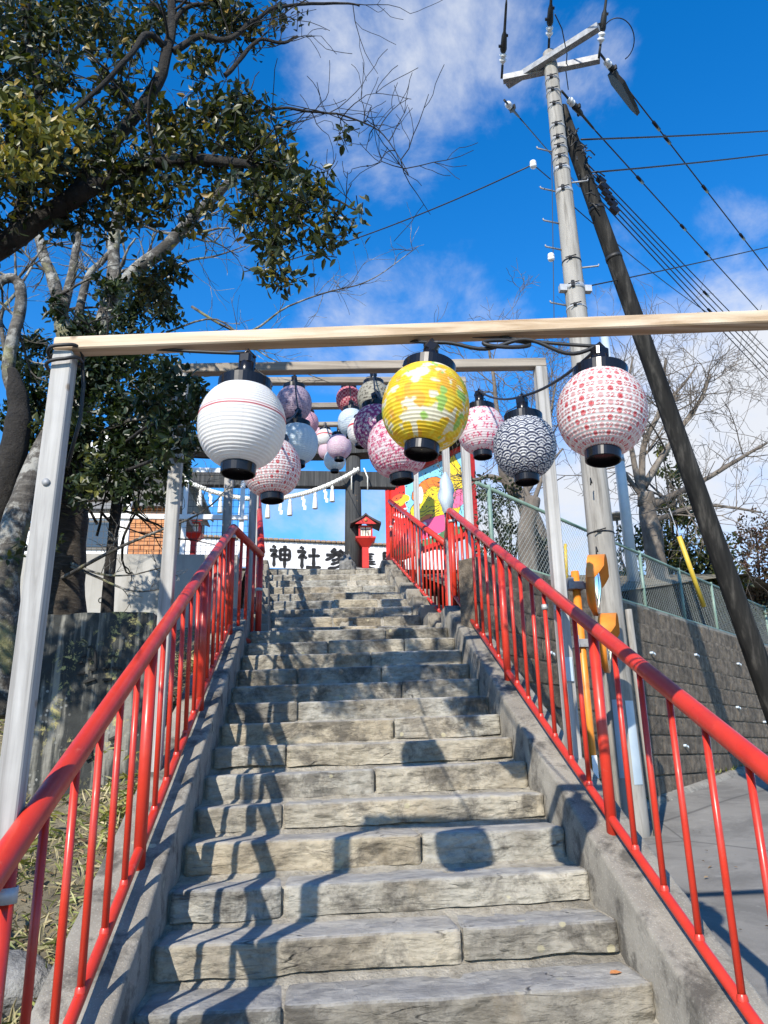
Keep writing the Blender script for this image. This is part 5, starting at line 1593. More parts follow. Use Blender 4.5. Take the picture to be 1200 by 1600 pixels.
    h = thing('house', 'dark gabled shrine building with white bargeboards behind the left tree', 'building', (ridge[0], Yh + 2, zb))
    we = eaveR[0] - ridge[0]
    MB().box((ridge[0], Yh + 2.6, (zb + eaveR[2]) / 2), (we * 1.7, 4.4, eaveR[2] - zb)).build('wall', MT['house_wall'], h)
    b = MB(); b.prism([(-we * .85, 0), (we * .85, 0), (0, (ridge[2] - eaveR[2]) * .86)], (ridge[0], Yh + .42, eaveR[2]), (1, 0, 0), (0, 0, 1), (0, 1, 0), .1); b.build('gable_wall', MT['house_wall'], h)
    for s in (-1, 1):
        a = np.array([ridge[0], Yh, ridge[2]]); c = np.array([ridge[0] + s * we, Yh, eaveR[2] - .02])
        MB().bar(a, c, .06, .26).build('bargeboard', MT['white_paint'], h)
        b = MB(); V = np.array([a + [0, .04, .14], c + [0, .04, .14], c + [0, 5.2, .14], a + [0, 5.2, .14]])
        b.add(np.vstack([V, V + [0, 0, .08]]), [(3, 2, 1, 0), (4, 5, 6, 7), (0, 1, 5, 4), (1, 2, 6, 5), (2, 3, 7, 6), (3, 0, 4, 7)]); b.build('roof', MT['grey_roof'], h)
    for dx in (-.9, .1, 1.0):
        b = MB(); b.box((ridge[0] + dx, Yh + .39, zb + 1.5), (.7, .03, 1.1)); wn = b.build('window', MT['white_paint'], h)
        MB().box((ridge[0] + dx, Yh + .37, zb + 1.5), (.6, .03, 1.0)).build('pane', MT['window_glass'], wn)
    # orange brick kiosk
    Yk = 12.4
    a = at(205, 795, Yk); c = at(266, 862, Yk)
    k = thing('brick_kiosk', 'small orange brick kiosk seen through the mesh fence on the left', 'kiosk', ((a[0] + c[0]) / 2, Yk + .6, 2.5))
    W_ = c[0] - a[0]; zb = 2.4
    MB().box(((a[0] + c[0]) / 2, Yk + .62, (a[2] + zb) / 2), (W_ - .02, 1.2, a[2] - zb)).build('wall_core', MT['mortar'], k)
    nb = 0; z = zb + .3; bwid, bhh = .21, .075; r_ = 0
    while z < a[2]:
        x = a[0] - (bwid / 2 if r_ % 2 else 0)
        while x < c[0]:
            xa, xb = max(x, a[0]), min(x + bwid - .012, c[0])
            if xb - xa > .03: MB().box(((xa + xb) / 2, Yk + .005, z + bhh / 2), (xb - xa, .05, bhh - .012)).build('brick', MT['brick_orange'], k)
            x += bwid
        z += bhh; r_ += 1
    MB().box(((a[0] + c[0]) / 2, Yk + .6, a[2] + .05), (W_ + .3, 1.5, .08)).build('roof', MT['grey_roof'], k)
    # low white hut beside it
    a = at(118, 800, 12.6); c = at(190, 866, 12.6)
    k = thing('white_hut', 'low white hut with grey roof left of the brick kiosk behind the mesh fence', 'hut', ((a[0] + c[0]) / 2, 13.2, 2.5))
    MB().box(((a[0] + c[0]) / 2, 13.2, (a[2] + 2.4) / 2), (c[0] - a[0], 1.2, a[2] - 2.4)).build('wall', MT['white_paint'], k)
    MB().box(((a[0] + c[0]) / 2, 13.2, a[2] + .05), (c[0] - a[0] + .3, 1.6, .1)).build('roof', MT['grey_roof'], k)
    b = MB(); b.box(((a[0] + c[0]) / 2, 12.59, a[2] - .4), (.5, .03, .5)); wn = b.build('window', MT['house_wall'], k)
    MB().box(((a[0] + c[0]) / 2, 12.575, a[2] - .4), (.42, .02, .42)).build('pane', MT['window_glass'], wn)
left_side()

# ------------------------------------------------------------------ vegetation
def leaves_mesh(C, Dr, Nr, Ln, wid=.5):
    """C base points, Dr directions, Nr normals, Ln lengths -> verts, quads (two folded halves per leaf)"""
    Dr = Dr / (np.linalg.norm(Dr, axis=1)[:, None] + 1e-9)
    S = np.cross(Dr, Nr); S /= np.linalg.norm(S, axis=1)[:, None] + 1e-9
    N = np.cross(S, Dr)
    L = Ln[:, None]; w = L * wid / 2
    b = C; t = C + Dr * L - N * L * .10
    r1 = C + Dr * L * .30 + S * w * 1.05 + N * L * .05; r2 = C + Dr * L * .68 + S * w * .8 + N * L * .02
    l1 = C + Dr * L * .30 - S * w * .95 + N * L * .05; l2 = C + Dr * L * .68 - S * w * .8 + N * L * .02
    V = np.stack([b, r1, r2, t, l2, l1], 1).reshape(-1, 3)
    n = len(C); k = np.arange(n)[:, None] * 6
    F = np.concatenate([k + np.array([0, 1, 2, 3]), k + np.array([0, 3, 4, 5])], 0)
    return V, F
def leaves_object(name, V, F, mat, parent=None, loc=None, **props):
    me = bpy.data.meshes.new(name)
    base = loc_of(parent) if parent is not None else np.asarray(loc, float)
    me.from_pydata((V - base).tolist(), [], F.tolist()); me.materials.append(mat); me.update()
    return link(name, me, parent, None if parent is not None else base, **props)
def sprigs(blobs, per_r2, lmin, lmax, rg, flat=.25, leaves=(5, 9), shell=.5):
    """leaf tufts through the volume of the blobs: (px, py, radius px, Y) or world (x, y, z, r)"""
    Cs, Ds, Ns, Ls, tw = [], [], [], [], []
    for bl in blobs:
        if len(bl) == 4: 
            px, py, rp, Y = bl; c = at(px, py, Y); r = rp / 1200 * np.linalg.norm(c)
        else: c = np.array(bl[:3]); r = bl[3]
        n = max(3, int(per_r2 * r * r))
        for _ in range(n):
            d = rg.normal(size=3); d /= np.linalg.norm(d)
            p = c + d * r * (rg.random() ** shell) * [1, .9, 1]
            ax = d * .8 + rg.normal(size=3) * .6 + [0, 0, .15]; ax /= np.linalg.norm(ax)
            k = rg.integers(*leaves)
            tw.append((p - ax * .10, p))
            a0 = rg.random() * 6.28
            x = np.cross(ax, [.3, .2, .9]); x /= np.linalg.norm(x); y = np.cross(ax, x)
            for j in range(k):
                a = a0 + j * 2.4
                side = x * math.cos(a) + y * math.sin(a)
                dd = ax * (.35 + .5 * rg.random()) + side * (.8 + .3 * rg.random()) + [0, 0, -.15]
                Cs.append(p - ax * .02 * j + side * .008); Ds.append(dd)
                Ns.append(ax + rg.normal(size=3) * flat + [0, 0, .3]); Ls.append(rg.uniform(lmin, lmax))
    return np.array(Cs), np.array(Ds), np.array(Ns), np.array(Ls), tw

def smooth_path(pts, n=None):
    pts = np.asarray(pts, float)
    m = len(pts); t = np.arange(m); tt = np.linspace(0, m - 1, n or (m - 1) * 5 + 1)
    out = []
    for x in tt:
        i = min(int(x), m - 2); f = x - i
        p0 = pts[max(i - 1, 0)]; p1 = pts[i]; p2 = pts[i + 1]; p3 = pts[min(i + 2, m - 1)]
        out.append(.5 * ((2 * p1) + (-p0 + p2) * f + (2 * p0 - 5 * p1 + 4 * p2 - p3) * f * f + (-p0 + 3 * p1 - 3 * p2 + p3) * f ** 3))
    return np.array(out)
def limb(mb, pxs, r0, r1, n=9, wob=.012):
    """pxs: list of (px, py, Y)"""
    P = smooth_path([at(*p) for p in pxs]); m = len(P)
    P = P + wob * np.stack([fbm(np.stack([np.arange(m) * .35 + k * 9, np.full(m, r0 * 90), np.zeros(m)], -1), 2) for k in range(3)], -1)
    rr = np.linspace(r0, r1, m) * (1 + .10 * fbm(np.stack([np.arange(m) * .6, np.full(m, r0 * 50), np.zeros(m)], -1), 2))
    mb.tube(P, rr, n); return P, rr
def twigs(mb, p, d, L, r, depth, rg, up=.12, minr=.0016, spread=.6):
    n = 5; pts = [p]; dd = d / np.linalg.norm(d)
    for i in range(n):
        dd = dd + rg.normal(size=3) * .16 + [0, 0, up * .25]; dd /= np.linalg.norm(dd); pts.append(pts[-1] + dd * L / n)
    mb.tube(pts, np.linspace(r, max(r * .45, minr), n + 1), 5 if r > .006 else 3, False)
    if depth <= 0: return
    k = rg.integers(2, 5)
    for _ in range(k):
        i = rg.integers(1, n + 1); nd = (pts[i] - pts[i - 1]); nd /= np.linalg.norm(nd)
        s = rg.normal(size=3); s -= nd * (s @ nd); s /= np.linalg.norm(s) + 1e-9
        twigs(mb, pts[i], nd * (1 - spread * .4) + s * spread + [0, 0, up], L * rg.uniform(.5, .78), max(r * .55, minr), depth - 1, rg, up, minr, spread)

def trees():
    rg = np.random.default_rng(4)
    # ---- evergreen with heavy dark limbs, trunk outside the frame on the left
    tr = thing('evergreen_tree', 'big evergreen tree with glossy dark green leaves overhanging from the left', 'tree', at(-260, 1150, 4.2))
    mb = MB()
    P0 = at(-260, 1150, 4.2)
    limb(mb, [(-300, 1250, 4.0), (-240, 900, 3.8), (-150, 600, 3.45), (-60, 440, 3.3), (20, 372, 3.2), (110, 312, 3.1)], .095, .044, 14)
    mb.build('trunk', MT['darkbark'], tr)
    KN = .86      # how far the overhanging crown stands from the viewer, relative to the first survey
    def branch(pts, r0, r1, name='limb', tw=6, tl=.35):
        b = MB(); P, rr = limb(b, [(x, y, Y * KN) for x, y, Y in pts], r0 * KN, r1 * KN)
        for _ in range(tw):
            i = rg.integers(len(P) // 3, len(P)); s = rg.normal(size=3)
            twigs(b, P[i], s + [0, -.1, .25], tl * rg.uniform(.6, 1.1), max(.35 * rr[i], .003), 1, rg)
        b.build(name, MT['darkbark'], tr)
    branch([(110, 312, 3.6), (160, 285, 3.55), (230, 256, 3.5), (300, 248, 3.4), (370, 254, 3.3), (440, 262, 3.2)], .052, .016)
    branch([(110, 312, 3.6), (150, 262, 3.6), (195, 200, 3.55), (240, 140, 3.5), (262, 80, 3.5), (268, 20, 3.5), (262, -60, 3.5)], .046, .022)
    branch([(262, 78, 3.5), (230, 55, 3.4), (200, 90, 3.3), (130, 165, 3.3), (70, 200, 3.3)], .022, .008, tw=4)
    branch([(270, 80, 3.5), (310, 58, 3.5), (360, 60, 3.5), (395, 35, 3.5), (430, 14, 3.5), (520, 4, 3.6), (562, 8, 3.6)], .022, .005, tw=9, tl=.4)
    branch([(266, 45, 3.5), (290, 14, 3.5), (340, 2, 3.5), (400, -30, 3.5)], .018, .006, tw=5)
    branch([(352, 120, 3.45), (372, 100, 3.45), (395, 72, 3.45), (415, 62, 3.45), (445, 68, 3.45), (466, 58, 3.45)], .014, .008, tw=6)
    branch([(60, 150, 3.6), (48, 90, 3.6), (40, 20, 3.6), (50, -60, 3.6)], .028, .022, tw=4)
    branch([(20, 372, 3.7), (45, 260, 3.7), (60, 150, 3.6)], .036, .026, tw=2)
    branch([(400, 175, 3.35), (450, 170, 3.3), (500, 178, 3.3), (560, 188, 3.3), (600, 212, 3.3), (640, 275, 3.3)], .009, .002, tw=22, tl=.32)
    branch([(380, 300, 3.3), (450, 320, 3.2), (500, 310, 3.2), (560, 330, 3.2)], .012, .004, tw=5, tl=.2)
    branch([(-60, 440, 3.8), (-140, 250, 3.2), (-200, 60, 2.9)], .07, .04, tw=2)
    branch([(-60, 440, 3.8), (-200, 360, 2.7), (-420, 250, 2.2)], .06, .03, tw=2)
    main = [(60, 50, 62, 3.6), (150, 40, 48, 3.6), (10, 120, 70, 3.7), (90, 120, 45, 3.55), (215, 60, 40, 3.5), (120, 20, 60, 3.9), (30, 20, 60, 3.9), (250, 20, 40, 3.8),
            (340, 30, 42, 3.6), (395, 40, 34, 3.6), (310, 90, 38, 3.5), (355, 10, 36, 3.5), (440, 20, 22, 3.6), (190, 130, 50, 3.5), (150, 190, 55, 3.5), (240, 175, 42, 3.45),
            (330, 175, 46, 3.4), (375, 165, 46, 3.35), (405, 205, 50, 3.3), (300, 240, 52, 3.4), (360, 240, 56, 3.35), (440, 250, 50, 3.2), (475, 285, 46, 3.15),
            (420, 310, 62, 3.2), (470, 330, 52, 3.15), (520, 345, 32, 3.15), (555, 335, 22, 3.15), (535, 215, 18, 3.2), (500, 375, 34, 3.15), (430, 380, 48, 3.2), (440, 425, 40, 3.2), (395, 350, 36, 3.25),
            (280, 200, 40, 3.5), (330, 300, 30, 3.4), (240, 250, 50, 3.5), (180, 260, 58, 3.5), (110, 255, 62, 3.5), (40, 290, 66, 3.6), (70, 230, 52, 3.4), (-20, 230, 80, 3.6), (-40, 340, 70, 3.6), (30, 200, 50, 3.2),
            (260, 300, 44, 3.5), (290, 345, 30, 3.6), (220, 330, 44, 3.6), (150, 330, 40, 3.7), (240, 440, 40, 4.2), (265, 420, 34, 4.2), (255, 470, 30, 4.2), (100, 340, 40, 3.7)]
    main = [(a, b_, c, Y * KN) for a, b_, c, Y in main]
    C, D, N, L, tw = sprigs(main, 1020, .032, .060, rg)
    yl = (rg.random(len(C)) < .05)
    # a random share takes the yellow tone that stands for sunlit leaves
    V, F = leaves_mesh(C, D, N, L)
    order = np.argsort(np.linalg.norm(C, axis=1))
    # the 300 biggest leaves in view become parts of their own
    px = np.array([0]); camC = C @ RC; vx = 600 + 1200 * camC[:, 0] / -camC[:, 2]; vy = 800 - 1200 * camC[:, 1] / -camC[:, 2]
    vis = (vx > 0) & (vx < 600) & (vy > 0) & (vy < 520)
    size = L / np.linalg.norm(C, axis=1); size[~vis] = 0
    top = np.argsort(-size)[:290]
    keep = np.ones(len(C), bool); keep[top] = False
    protos = []
    for k in range(6):
        v, f = leaves_mesh(np.zeros((1, 3)), np.array([[1., 0, 0]]), np.array([[0, .15 * (k - 2), 1.]]), np.array([1.0]), .38 + .03 * k)
        me = bpy.data.meshes.new('leaf'); me.from_pydata(v.tolist(), [], f.tolist())
        me.materials.append(MT['leaf_yellow'] if k == 5 else MT['leaf_green']); protos.append(me)
    for i in top:
        d = D[i] / np.linalg.norm(D[i]); s = np.cross(d, N[i]); s /= np.linalg.norm(s); n = np.cross(s, d)
        o = link('leaf', protos[rg.integers(6)], tr)
        Mx = Matrix(np.stack([d * L[i], -s * L[i], n * L[i]], 1).tolist()).to_4x4(); Mx.translation = Vector(C[i] - LOC[tr.name]); o.matrix_local = Mx
    V, F = leaves_mesh(C[keep & ~yl], D[keep & ~yl], N[keep & ~yl], L[keep & ~yl])
    leaves_object('foliage', V, F, MT['leaf_green'], tr, kind='stuff')
    V, F = leaves_mesh(C[keep & yl], D[keep & yl], N[keep & yl], L[keep & yl])
    leaves_object('yellowish_foliage', V, F, MT['leaf_yellow'], tr, kind='stuff')
    yb = [(40, 205, 46, 3.1), (95, 190, 42, 3.1), (20, 160, 36, 3.1), (130, 215, 32, 3.1), (15, 250, 40, 3.1), (70, 260, 30, 3.1)]  # sunlit clumps of the crown, their sun put into the yellow colour
    C2, D2, N2, L2, tw2 = sprigs([(a, b_, c, Y * KN) for a, b_, c, Y in yb], 640, .034, .058, rg)
    V, F = leaves_mesh(C2, D2, N2, L2); leaves_object('yellowish_foliage', V, F, MT['leaf_yellow'], tr, kind='stuff')
    b = MB()
    for a, c in tw: b.tube([a, c], [.0028, .0014], 3, False)
    b.build('twigs', MT['darkbark'], tr, kind='stuff')
    # foliage of the same tree beyond the left edge of the frame
    off = [(-2.3, 2.6, 2.2, .42), (-2.7, 3.1, 1.9, .40), (-3.2, 2.2, 2.4, .5), (-2.1, 3.6, 2.45, .30), (-3.0, 3.0, 2.8, .5), (-2.4, 2.0, 3.1, .45)]
    C2, D2, N2, L2, _ = sprigs([(*o[:3], o[3], 0) for o in off], 330, .05, .08, rg)
    V, F = leaves_mesh(C2, D2, N2, L2); leaves_object('foliage', V, F, MT['leaf_green'], tr, kind='stuff')

    # ---- cherry tree with pale lichen patched trunk behind the monument
    base = at(92, 985, 6.0)
    tr = thing('cherry_tree', 'bare cherry tree with lichen patched trunk behind the monument', 'tree', base)
    b = MB(); limb(b, [(92, 1100, 6.0), (92, 960, 6.0), (98, 850, 6.0), (104, 760, 6.0), (114, 670, 6.0), (122, 600, 6.0)], .20, .135, 18, .02); b.build('trunk', MT['trunkbark'], tr)
    def cb(pts, r0, r1, tw=6, tl=.5, depth=2, name='limb'):
        b = MB(); P, rr = limb(b, pts, r0, r1, 10)
        for _ in range(tw):
            i = rg.integers(len(P) // 3, len(P)); s = rg.normal(size=3) * [1, .7, 1]
            twigs(b, P[i], s + [0, 0, .5], tl * rg.uniform(.6, 1.1), max(.3 * rr[i], .004), depth, rg)
        b.build(name, MT['cherry'], tr)
    cb([(120, 640, 6), (112, 560, 6), (98, 512, 6), (92, 470, 6), (80, 430, 6), (62, 380, 6.1), (40, 300, 6.2)], .085, .035, 6)
    cb([(95, 500, 6), (108, 450, 6), (116, 410, 6), (122, 370, 6), (135, 300, 6.1)], .048, .022, 7)
    cb([(112, 560, 6), (128, 470, 6), (140, 430, 6), (162, 405, 6), (190, 370, 6.1)], .042, .02, 7)
    cb([(122, 620, 6), (150, 530, 6), (170, 475, 6), (178, 420, 6), (180, 350, 6), (205, 290, 6), (225, 230, 6)], .085, .03, 7)
    cb([(165, 490, 6), (205, 430, 5.9), (245, 398, 5.8), (285, 358, 5.7), (312, 328, 5.6), (345, 300, 5.5), (372, 270, 5.4)], .07, .03, 6)
    cb([(240, 440, 5.9), (290, 410, 5.8), (340, 400, 5.8), (385, 385, 5.8)], .014, .004, 8, .4, 1)
    cb([(300, 480, 5.9), (380, 520, 5.8), (450, 480, 5.7), (520, 455, 5.7), (585, 435, 5.6), (655, 385, 5.6)], .012, .003, 14, .35, 1)
    cb([(260, 520, 5.9), (340, 500, 5.8), (420, 560, 5.7), (520, 600, 5.7)], .010, .003, 10, .35, 1)
    cb([(110, 700, 6), (180, 665, 5.5), (230, 650, 5.2), (275, 640, 5.0)], .02, .008, 6, .3, 1)
    cb([(95, 905, 5.9), (140, 880, 5.2), (200, 850, 5.0), (270, 822, 4.9), (330, 790, 4.9), (362, 755, 4.9)], .016, .003, 8, .22, 1)
    cb([(110, 880, 5.9), (150, 895, 5.5), (200, 900, 5.4), (265, 885, 5.4)], .012, .003, 5, .2, 1)
    cb([(110, 885, 5.9), (160, 905, 5.5), (210, 925, 5.4), (265, 920, 5.4)], .012, .003, 5, .2, 1)
    # ---- twisted second trunk at the frame edge
    base = at(-30, 1000, 5.4)
    tr = thing('cherry_tree', 'dark leaning tree trunk with a pale hooked branch at the left edge', 'tree', base)
    b = MB(); limb(b, [(-40, 1050, 5.4), (-15, 830, 5.4), (12, 740, 5.4), (28, 660, 5.4), (24, 605, 5.4), (16, 580, 5.4)], .15, .045, 14, .015); b.build('trunk', MT['darkbark'], tr)
    def cb2(pts, r0, r1, tw):
        b = MB(); P, rr = limb(b, pts, r0, r1, 10)
        for _ in range(tw):
            i = rg.integers(len(P) // 3, len(P)); twigs(b, P[i], rg.normal(size=3) * [1, .6, 1] + [0, 0, .4], .45 * rg.uniform(.6, 1.1), max(.3 * rr[i], .004), 2, rg)
        b.build('limb', MT['cherry'], tr)
    cb2([(26, 620, 5.4), (14, 580, 5.4), (20, 530, 5.4), (31, 490, 5.4), (33, 450, 5.4), (22, 436, 5.4), (2, 440, 5.4), (-30, 470, 5.4)], .05, .035, 7)
    cb2([(20, 600, 5.4), (0, 500, 5.6), (30, 450, 5.8), (60, 400, 6)], .022, .008, 8)
    # ---- pale leaning trunk low at left
    base = at(0, 1000, 5.2)
    tr = thing('cherry_tree', 'pale speckled trunk leaning right behind the front wooden post', 'tree', base)
    b = MB(); limb(b, [(-5, 1120, 5.2), (0, 980, 5.2), (10, 880, 5.2), (30, 800, 5.2), (52, 740, 5.3), (100, 640, 5.5)], .12, .07, 14, .012); b.build('trunk', MT['cherry'], tr)

    # ---- lower evergreen (camellia) between the trunk and the second frame
    base = at(185, 960, 5.6)
    tr = thing('camellia_tree', 'dense dark camellia in front of the gabled building, left of the white lantern', 'tree', base)
    b = MB(); limb(b, [(165, 1010, 5.7), (172, 900, 5.7), (180, 800, 5.7), (188, 700, 5.7), (185, 600, 5.7)], .05, .02, 10)
    for _ in range(26): twigs(b, at(rg.uniform(150, 200), rg.uniform(560, 860), 5.7), rg.normal(size=3) + [0, 0, .3], .5, .012, 1, rg)
    b.build('trunk', MT['darkbark'], tr)
    for q in ([(185, 700, 5.7), (228, 668, 4.8), (268, 648, 4.05), (292, 632, 3.92)], [(184, 740, 5.7), (232, 722, 4.7), (262, 702, 4.0), (286, 688, 3.92)], [(186, 640, 5.7), (232, 626, 4.6), (272, 598, 3.95)]):
        b = MB(); limb(b, q, .016, .004, 7, .006); b.build('limb', MT['darkbark'], tr)
    low = [(180, 560, 52, 5.6), (240, 590, 52, 5.5), (280, 600, 40, 5.4), (150, 600, 48, 5.6), (200, 640, 56, 5.5), (260, 650, 50, 5.4), (300, 640, 28, 5.3), (150, 670, 46, 5.5), (210, 700, 48, 5.5), (270, 700, 40, 5.3),
           (300, 690, 24, 5.3), (272, 600, 34, 3.95), (292, 640, 26, 3.95), (262, 655, 34, 3.95), (285, 690, 26, 3.95), (258, 705, 28, 3.95), (240, 630, 34, 4.2), (160, 730, 40, 5.5), (215, 740, 36, 5.4), (265, 735, 30, 5.3), (130, 760, 28, 5.4), (195, 770, 22, 5.3), (110, 590, 40, 5.6), (100, 650, 36, 5.6), (50, 580, 30, 5.8), (45, 690, 34, 5.8), (60, 760, 30, 5.7),
           (130, 520, 34, 5.7), (200, 500, 32, 5.7), (220, 470, 26, 5.6), (235, 450, 34, 5.5), (255, 490, 30, 5.5), (30, 800, 24, 5.5), (60, 620, 34, 5.8), (25, 650, 30, 5.9), (75, 690, 34, 5.8), (40, 740, 34, 5.8), (90, 720, 30, 5.7), (60, 540, 26, 5.9), (90, 480, 22, 5.9), (20, 560, 24, 6), (285, 740, 26, 5.3), (240, 770, 22, 5.3), (170, 450, 26, 5.8), (305, 610, 26, 5.3), (160, 560, 40, 5.5), (110, 700, 34, 5.6)]
    C, D, N, L, tw = sprigs(low, 1150, .045, .075, rg)
    V, F = leaves_mesh(C, D, N, L); leaves_object('foliage', V, F, MT['leaf_dark'], tr, kind='stuff')
    C, D, N, L, tw2 = sprigs([(140, 765, 22, 5.2), (65, 700, 24, 5.4), (110, 640, 18, 5.3), (60, 660, 20, 5.4), (85, 850, 16, 4.9), (35, 860, 14, 5), (150, 705, 26, 5.2)], 420, .045, .07, rg)
    V, F = leaves_mesh(C, D, N, L); leaves_object('yellowish_foliage', V, F, MT['leaf_olive'], tr, kind='stuff')

    # ---- bare trees on the terrace to the right
    def bare(name, label, base, pts, r0, r1, forks, depth=3, L=1.3):
        tr = thing('bare_tree', label, 'tree', base, 'bare winter trees behind the fence')
        b = MB(); P, rr = limb(b, pts, r0, r1, 14, .03); b.build('trunk', MT['barebark'], tr)
        b = MB()
        for f in forks:
            Q, qr = limb(b, f[0], f[1] * .78, f[2], 8, .03)
            for _ in range(f[3]):
                i = rg.integers(len(Q) // 4, len(Q)); s = rg.normal(size=3) * [1, .6, .8]
                twigs(b, Q[i], s + (Q[i] - Q[max(i - 3, 0)]) * 1.2 + [0, 0, .25], L * rg.uniform(.5, 1.0), max(.38 * qr[i], .006), depth, rg, .1, .0032, .75)
        b.build('crown', MT['barebark'], tr)
    Yc = 10.5
    bare('c', 'bare tree with crooked brown trunk seen between the wave lantern and the utility pole', at(855, 920, Yc),
         [(872, 960, Yc), (858, 900, Yc), (838, 830, Yc), (815, 780, Yc), (792, 745, Yc), (786, 700, Yc)], .17, .09,
         [([(790, 720, Yc), (778, 640, Yc), (770, 580, Yc), (762, 530, Yc)], .06, .015, 7), ([(800, 755, Yc), (770, 745, Yc), (740, 750, Yc), (715, 740, Yc)], .06, .012, 7),
          ([(815, 780, Yc), (850, 720, Yc), (860, 650, Yc), (870, 590, Yc)], .06, .012, 7), ([(792, 745, Yc), (812, 690, Yc), (845, 640, Yc), (850, 560, Yc)], .05, .012, 6)], 3, 1.0)
    Yd = 11.0
    bare('d', 'big bare tree with pale forked trunk and wide fine crown right of the utility pole', at(1018, 930, Yd),
         [(1042, 965, Yd), (1030, 920, Yd), (1020, 860, Yd), (1014, 800, Yd), (1008, 770, Yd)], .19, .12,
         [([(1002, 790, Yd), (1005, 700, Yd), (1030, 640, Yd), (1040, 560, Yd)], .09, .018, 10), ([(1002, 800, Yd), (1040, 780, Yd), (1080, 760, Yd), (1150, 720, Yd), (1200, 690, Yd)], .09, .018, 12),
          ([(1000, 770, Yd), (985, 690, Yd), (975, 640, Yd), (990, 560, Yd)], .07, .015, 9), ([(1005, 760, Yd), (1050, 690, Yd), (1090, 630, Yd), (1110, 585, Yd)], .08, .016, 11),
          ([(1004, 820, Yd), (1060, 800, Yd), (1120, 790, Yd), (1190, 800, Yd)], .06, .015, 9), ([(1030, 640, Yd), (1070, 600, Yd), (1090, 570, Yd)], .04, .012, 7),
          ([(1000, 770, Yd), (960, 720, Yd), (930, 690, Yd), (905, 640, Yd)], .05, .012, 8)], 3, 1.15)
    Ye = 9.6
    bare('e', 'short pale barked trunk behind the fence left of the second wooden post', at(828, 900, Ye),
         [(828, 950, Ye), (826, 880, Ye), (824, 820, Ye), (832, 780, Ye)], .14, .10,
         [([(832, 790, Ye), (812, 740, Ye), (790, 715, Ye)], .05, .012, 6), ([(828, 800, Ye), (850, 745, Ye), (880, 700, Ye)], .05, .012, 6)], 2, .7)
    # leafy shrubs on the terrace
    def shrub(name, label, blobs, mat, dens, l0, l1, stem, grp=None):
        tr = thing(name, label, 'shrub', at(*stem), grp)
        b = MB(); s = np.array(at(*stem))
        for bl in blobs[:8]: b.tube(smooth_path([s - [0, 0, .4], (s + at(bl[0], bl[1], bl[3])) / 2 + [.05, 0, 0], at(bl[0], bl[1], bl[3])], 6), np.linspace(.035, .008, 6), 6)
        b.build('stem', MT['darkbark'], tr)
        C, D, N, L, _ = sprigs(blobs, dens, l0, l1, rg)
        V, F = leaves_mesh(C, D, N, L); leaves_object('foliage', V, F, MT[mat], tr, kind='stuff')
    shrub('evergreen_shrub', 'tall olive green conifer like shrub behind the fence between the pale pole and the strut',
          [(1060, 860, 55, 12.5), (1090, 890, 52, 12.5), (1040, 800, 36, 12.6), (1075, 800, 30, 12.6), (1050, 740, 26, 12.7), (1035, 700, 16, 12.7), (1120, 860, 34, 12.4), (1020, 850, 36, 12.6), (1100, 930, 42, 12.3), (1040, 910, 44, 12.3), (1140, 900, 30, 12.4), (1080, 760, 22, 12.6)],
          'leaf_olive', 330, .06, .12, (1060, 960, 12.5))
    shrub('reddish_shrub', 'brownish red twiggy shrub at the right edge behind the leaning strut',
          [(1180, 830, 40, 13.5), (1160, 870, 40, 13.4), (1195, 890, 45, 13.3), (1215, 850, 40, 13.5), (1150, 920, 36, 13.2), (1200, 930, 36, 13.2)], 'leaf_brown', 200, .05, .1, (1185, 960, 13.4))
    shrub('camellia_shrub', 'dark glossy shrub behind the fence below the pink blotched lantern',
          [(770, 800, 44, 10.2), (795, 770, 36, 10.3), (760, 760, 30, 10.3), (810, 830, 36, 10.1), (785, 850, 40, 10.0), (750, 840, 34, 10.1), (840, 850, 26, 10.2)], 'leaf_dark', 170, .06, .1, (790, 905, 10.1), 'dark shrubs behind the fence')
    shrub('camellia_shrub', 'low dark shrub behind the fence just right of the utility pole',
          [(985, 840, 30, 11.8), (965, 860, 26, 11.8), (985, 900, 36, 11.6), (1010, 930, 30, 11.5), (955, 900, 26, 11.6)], 'leaf_dark', 240, .05, .09, (985, 940, 11.7), 'dark shrubs behind the fence')
    shrub('ground_shrub', 'low dark undergrowth along the foot of the fence near the strut',
          [(1060, 935, 30, 11.4), (1110, 945, 26, 11.8), (1150, 955, 26, 12.3), (1185, 965, 26, 12.6), (1080, 925, 26, 11.6), (1040, 930, 24, 11.2)], 'leaf_dark', 240, .05, .09, (1100, 965, 11.9), 'dark shrubs behind the fence')
trees()

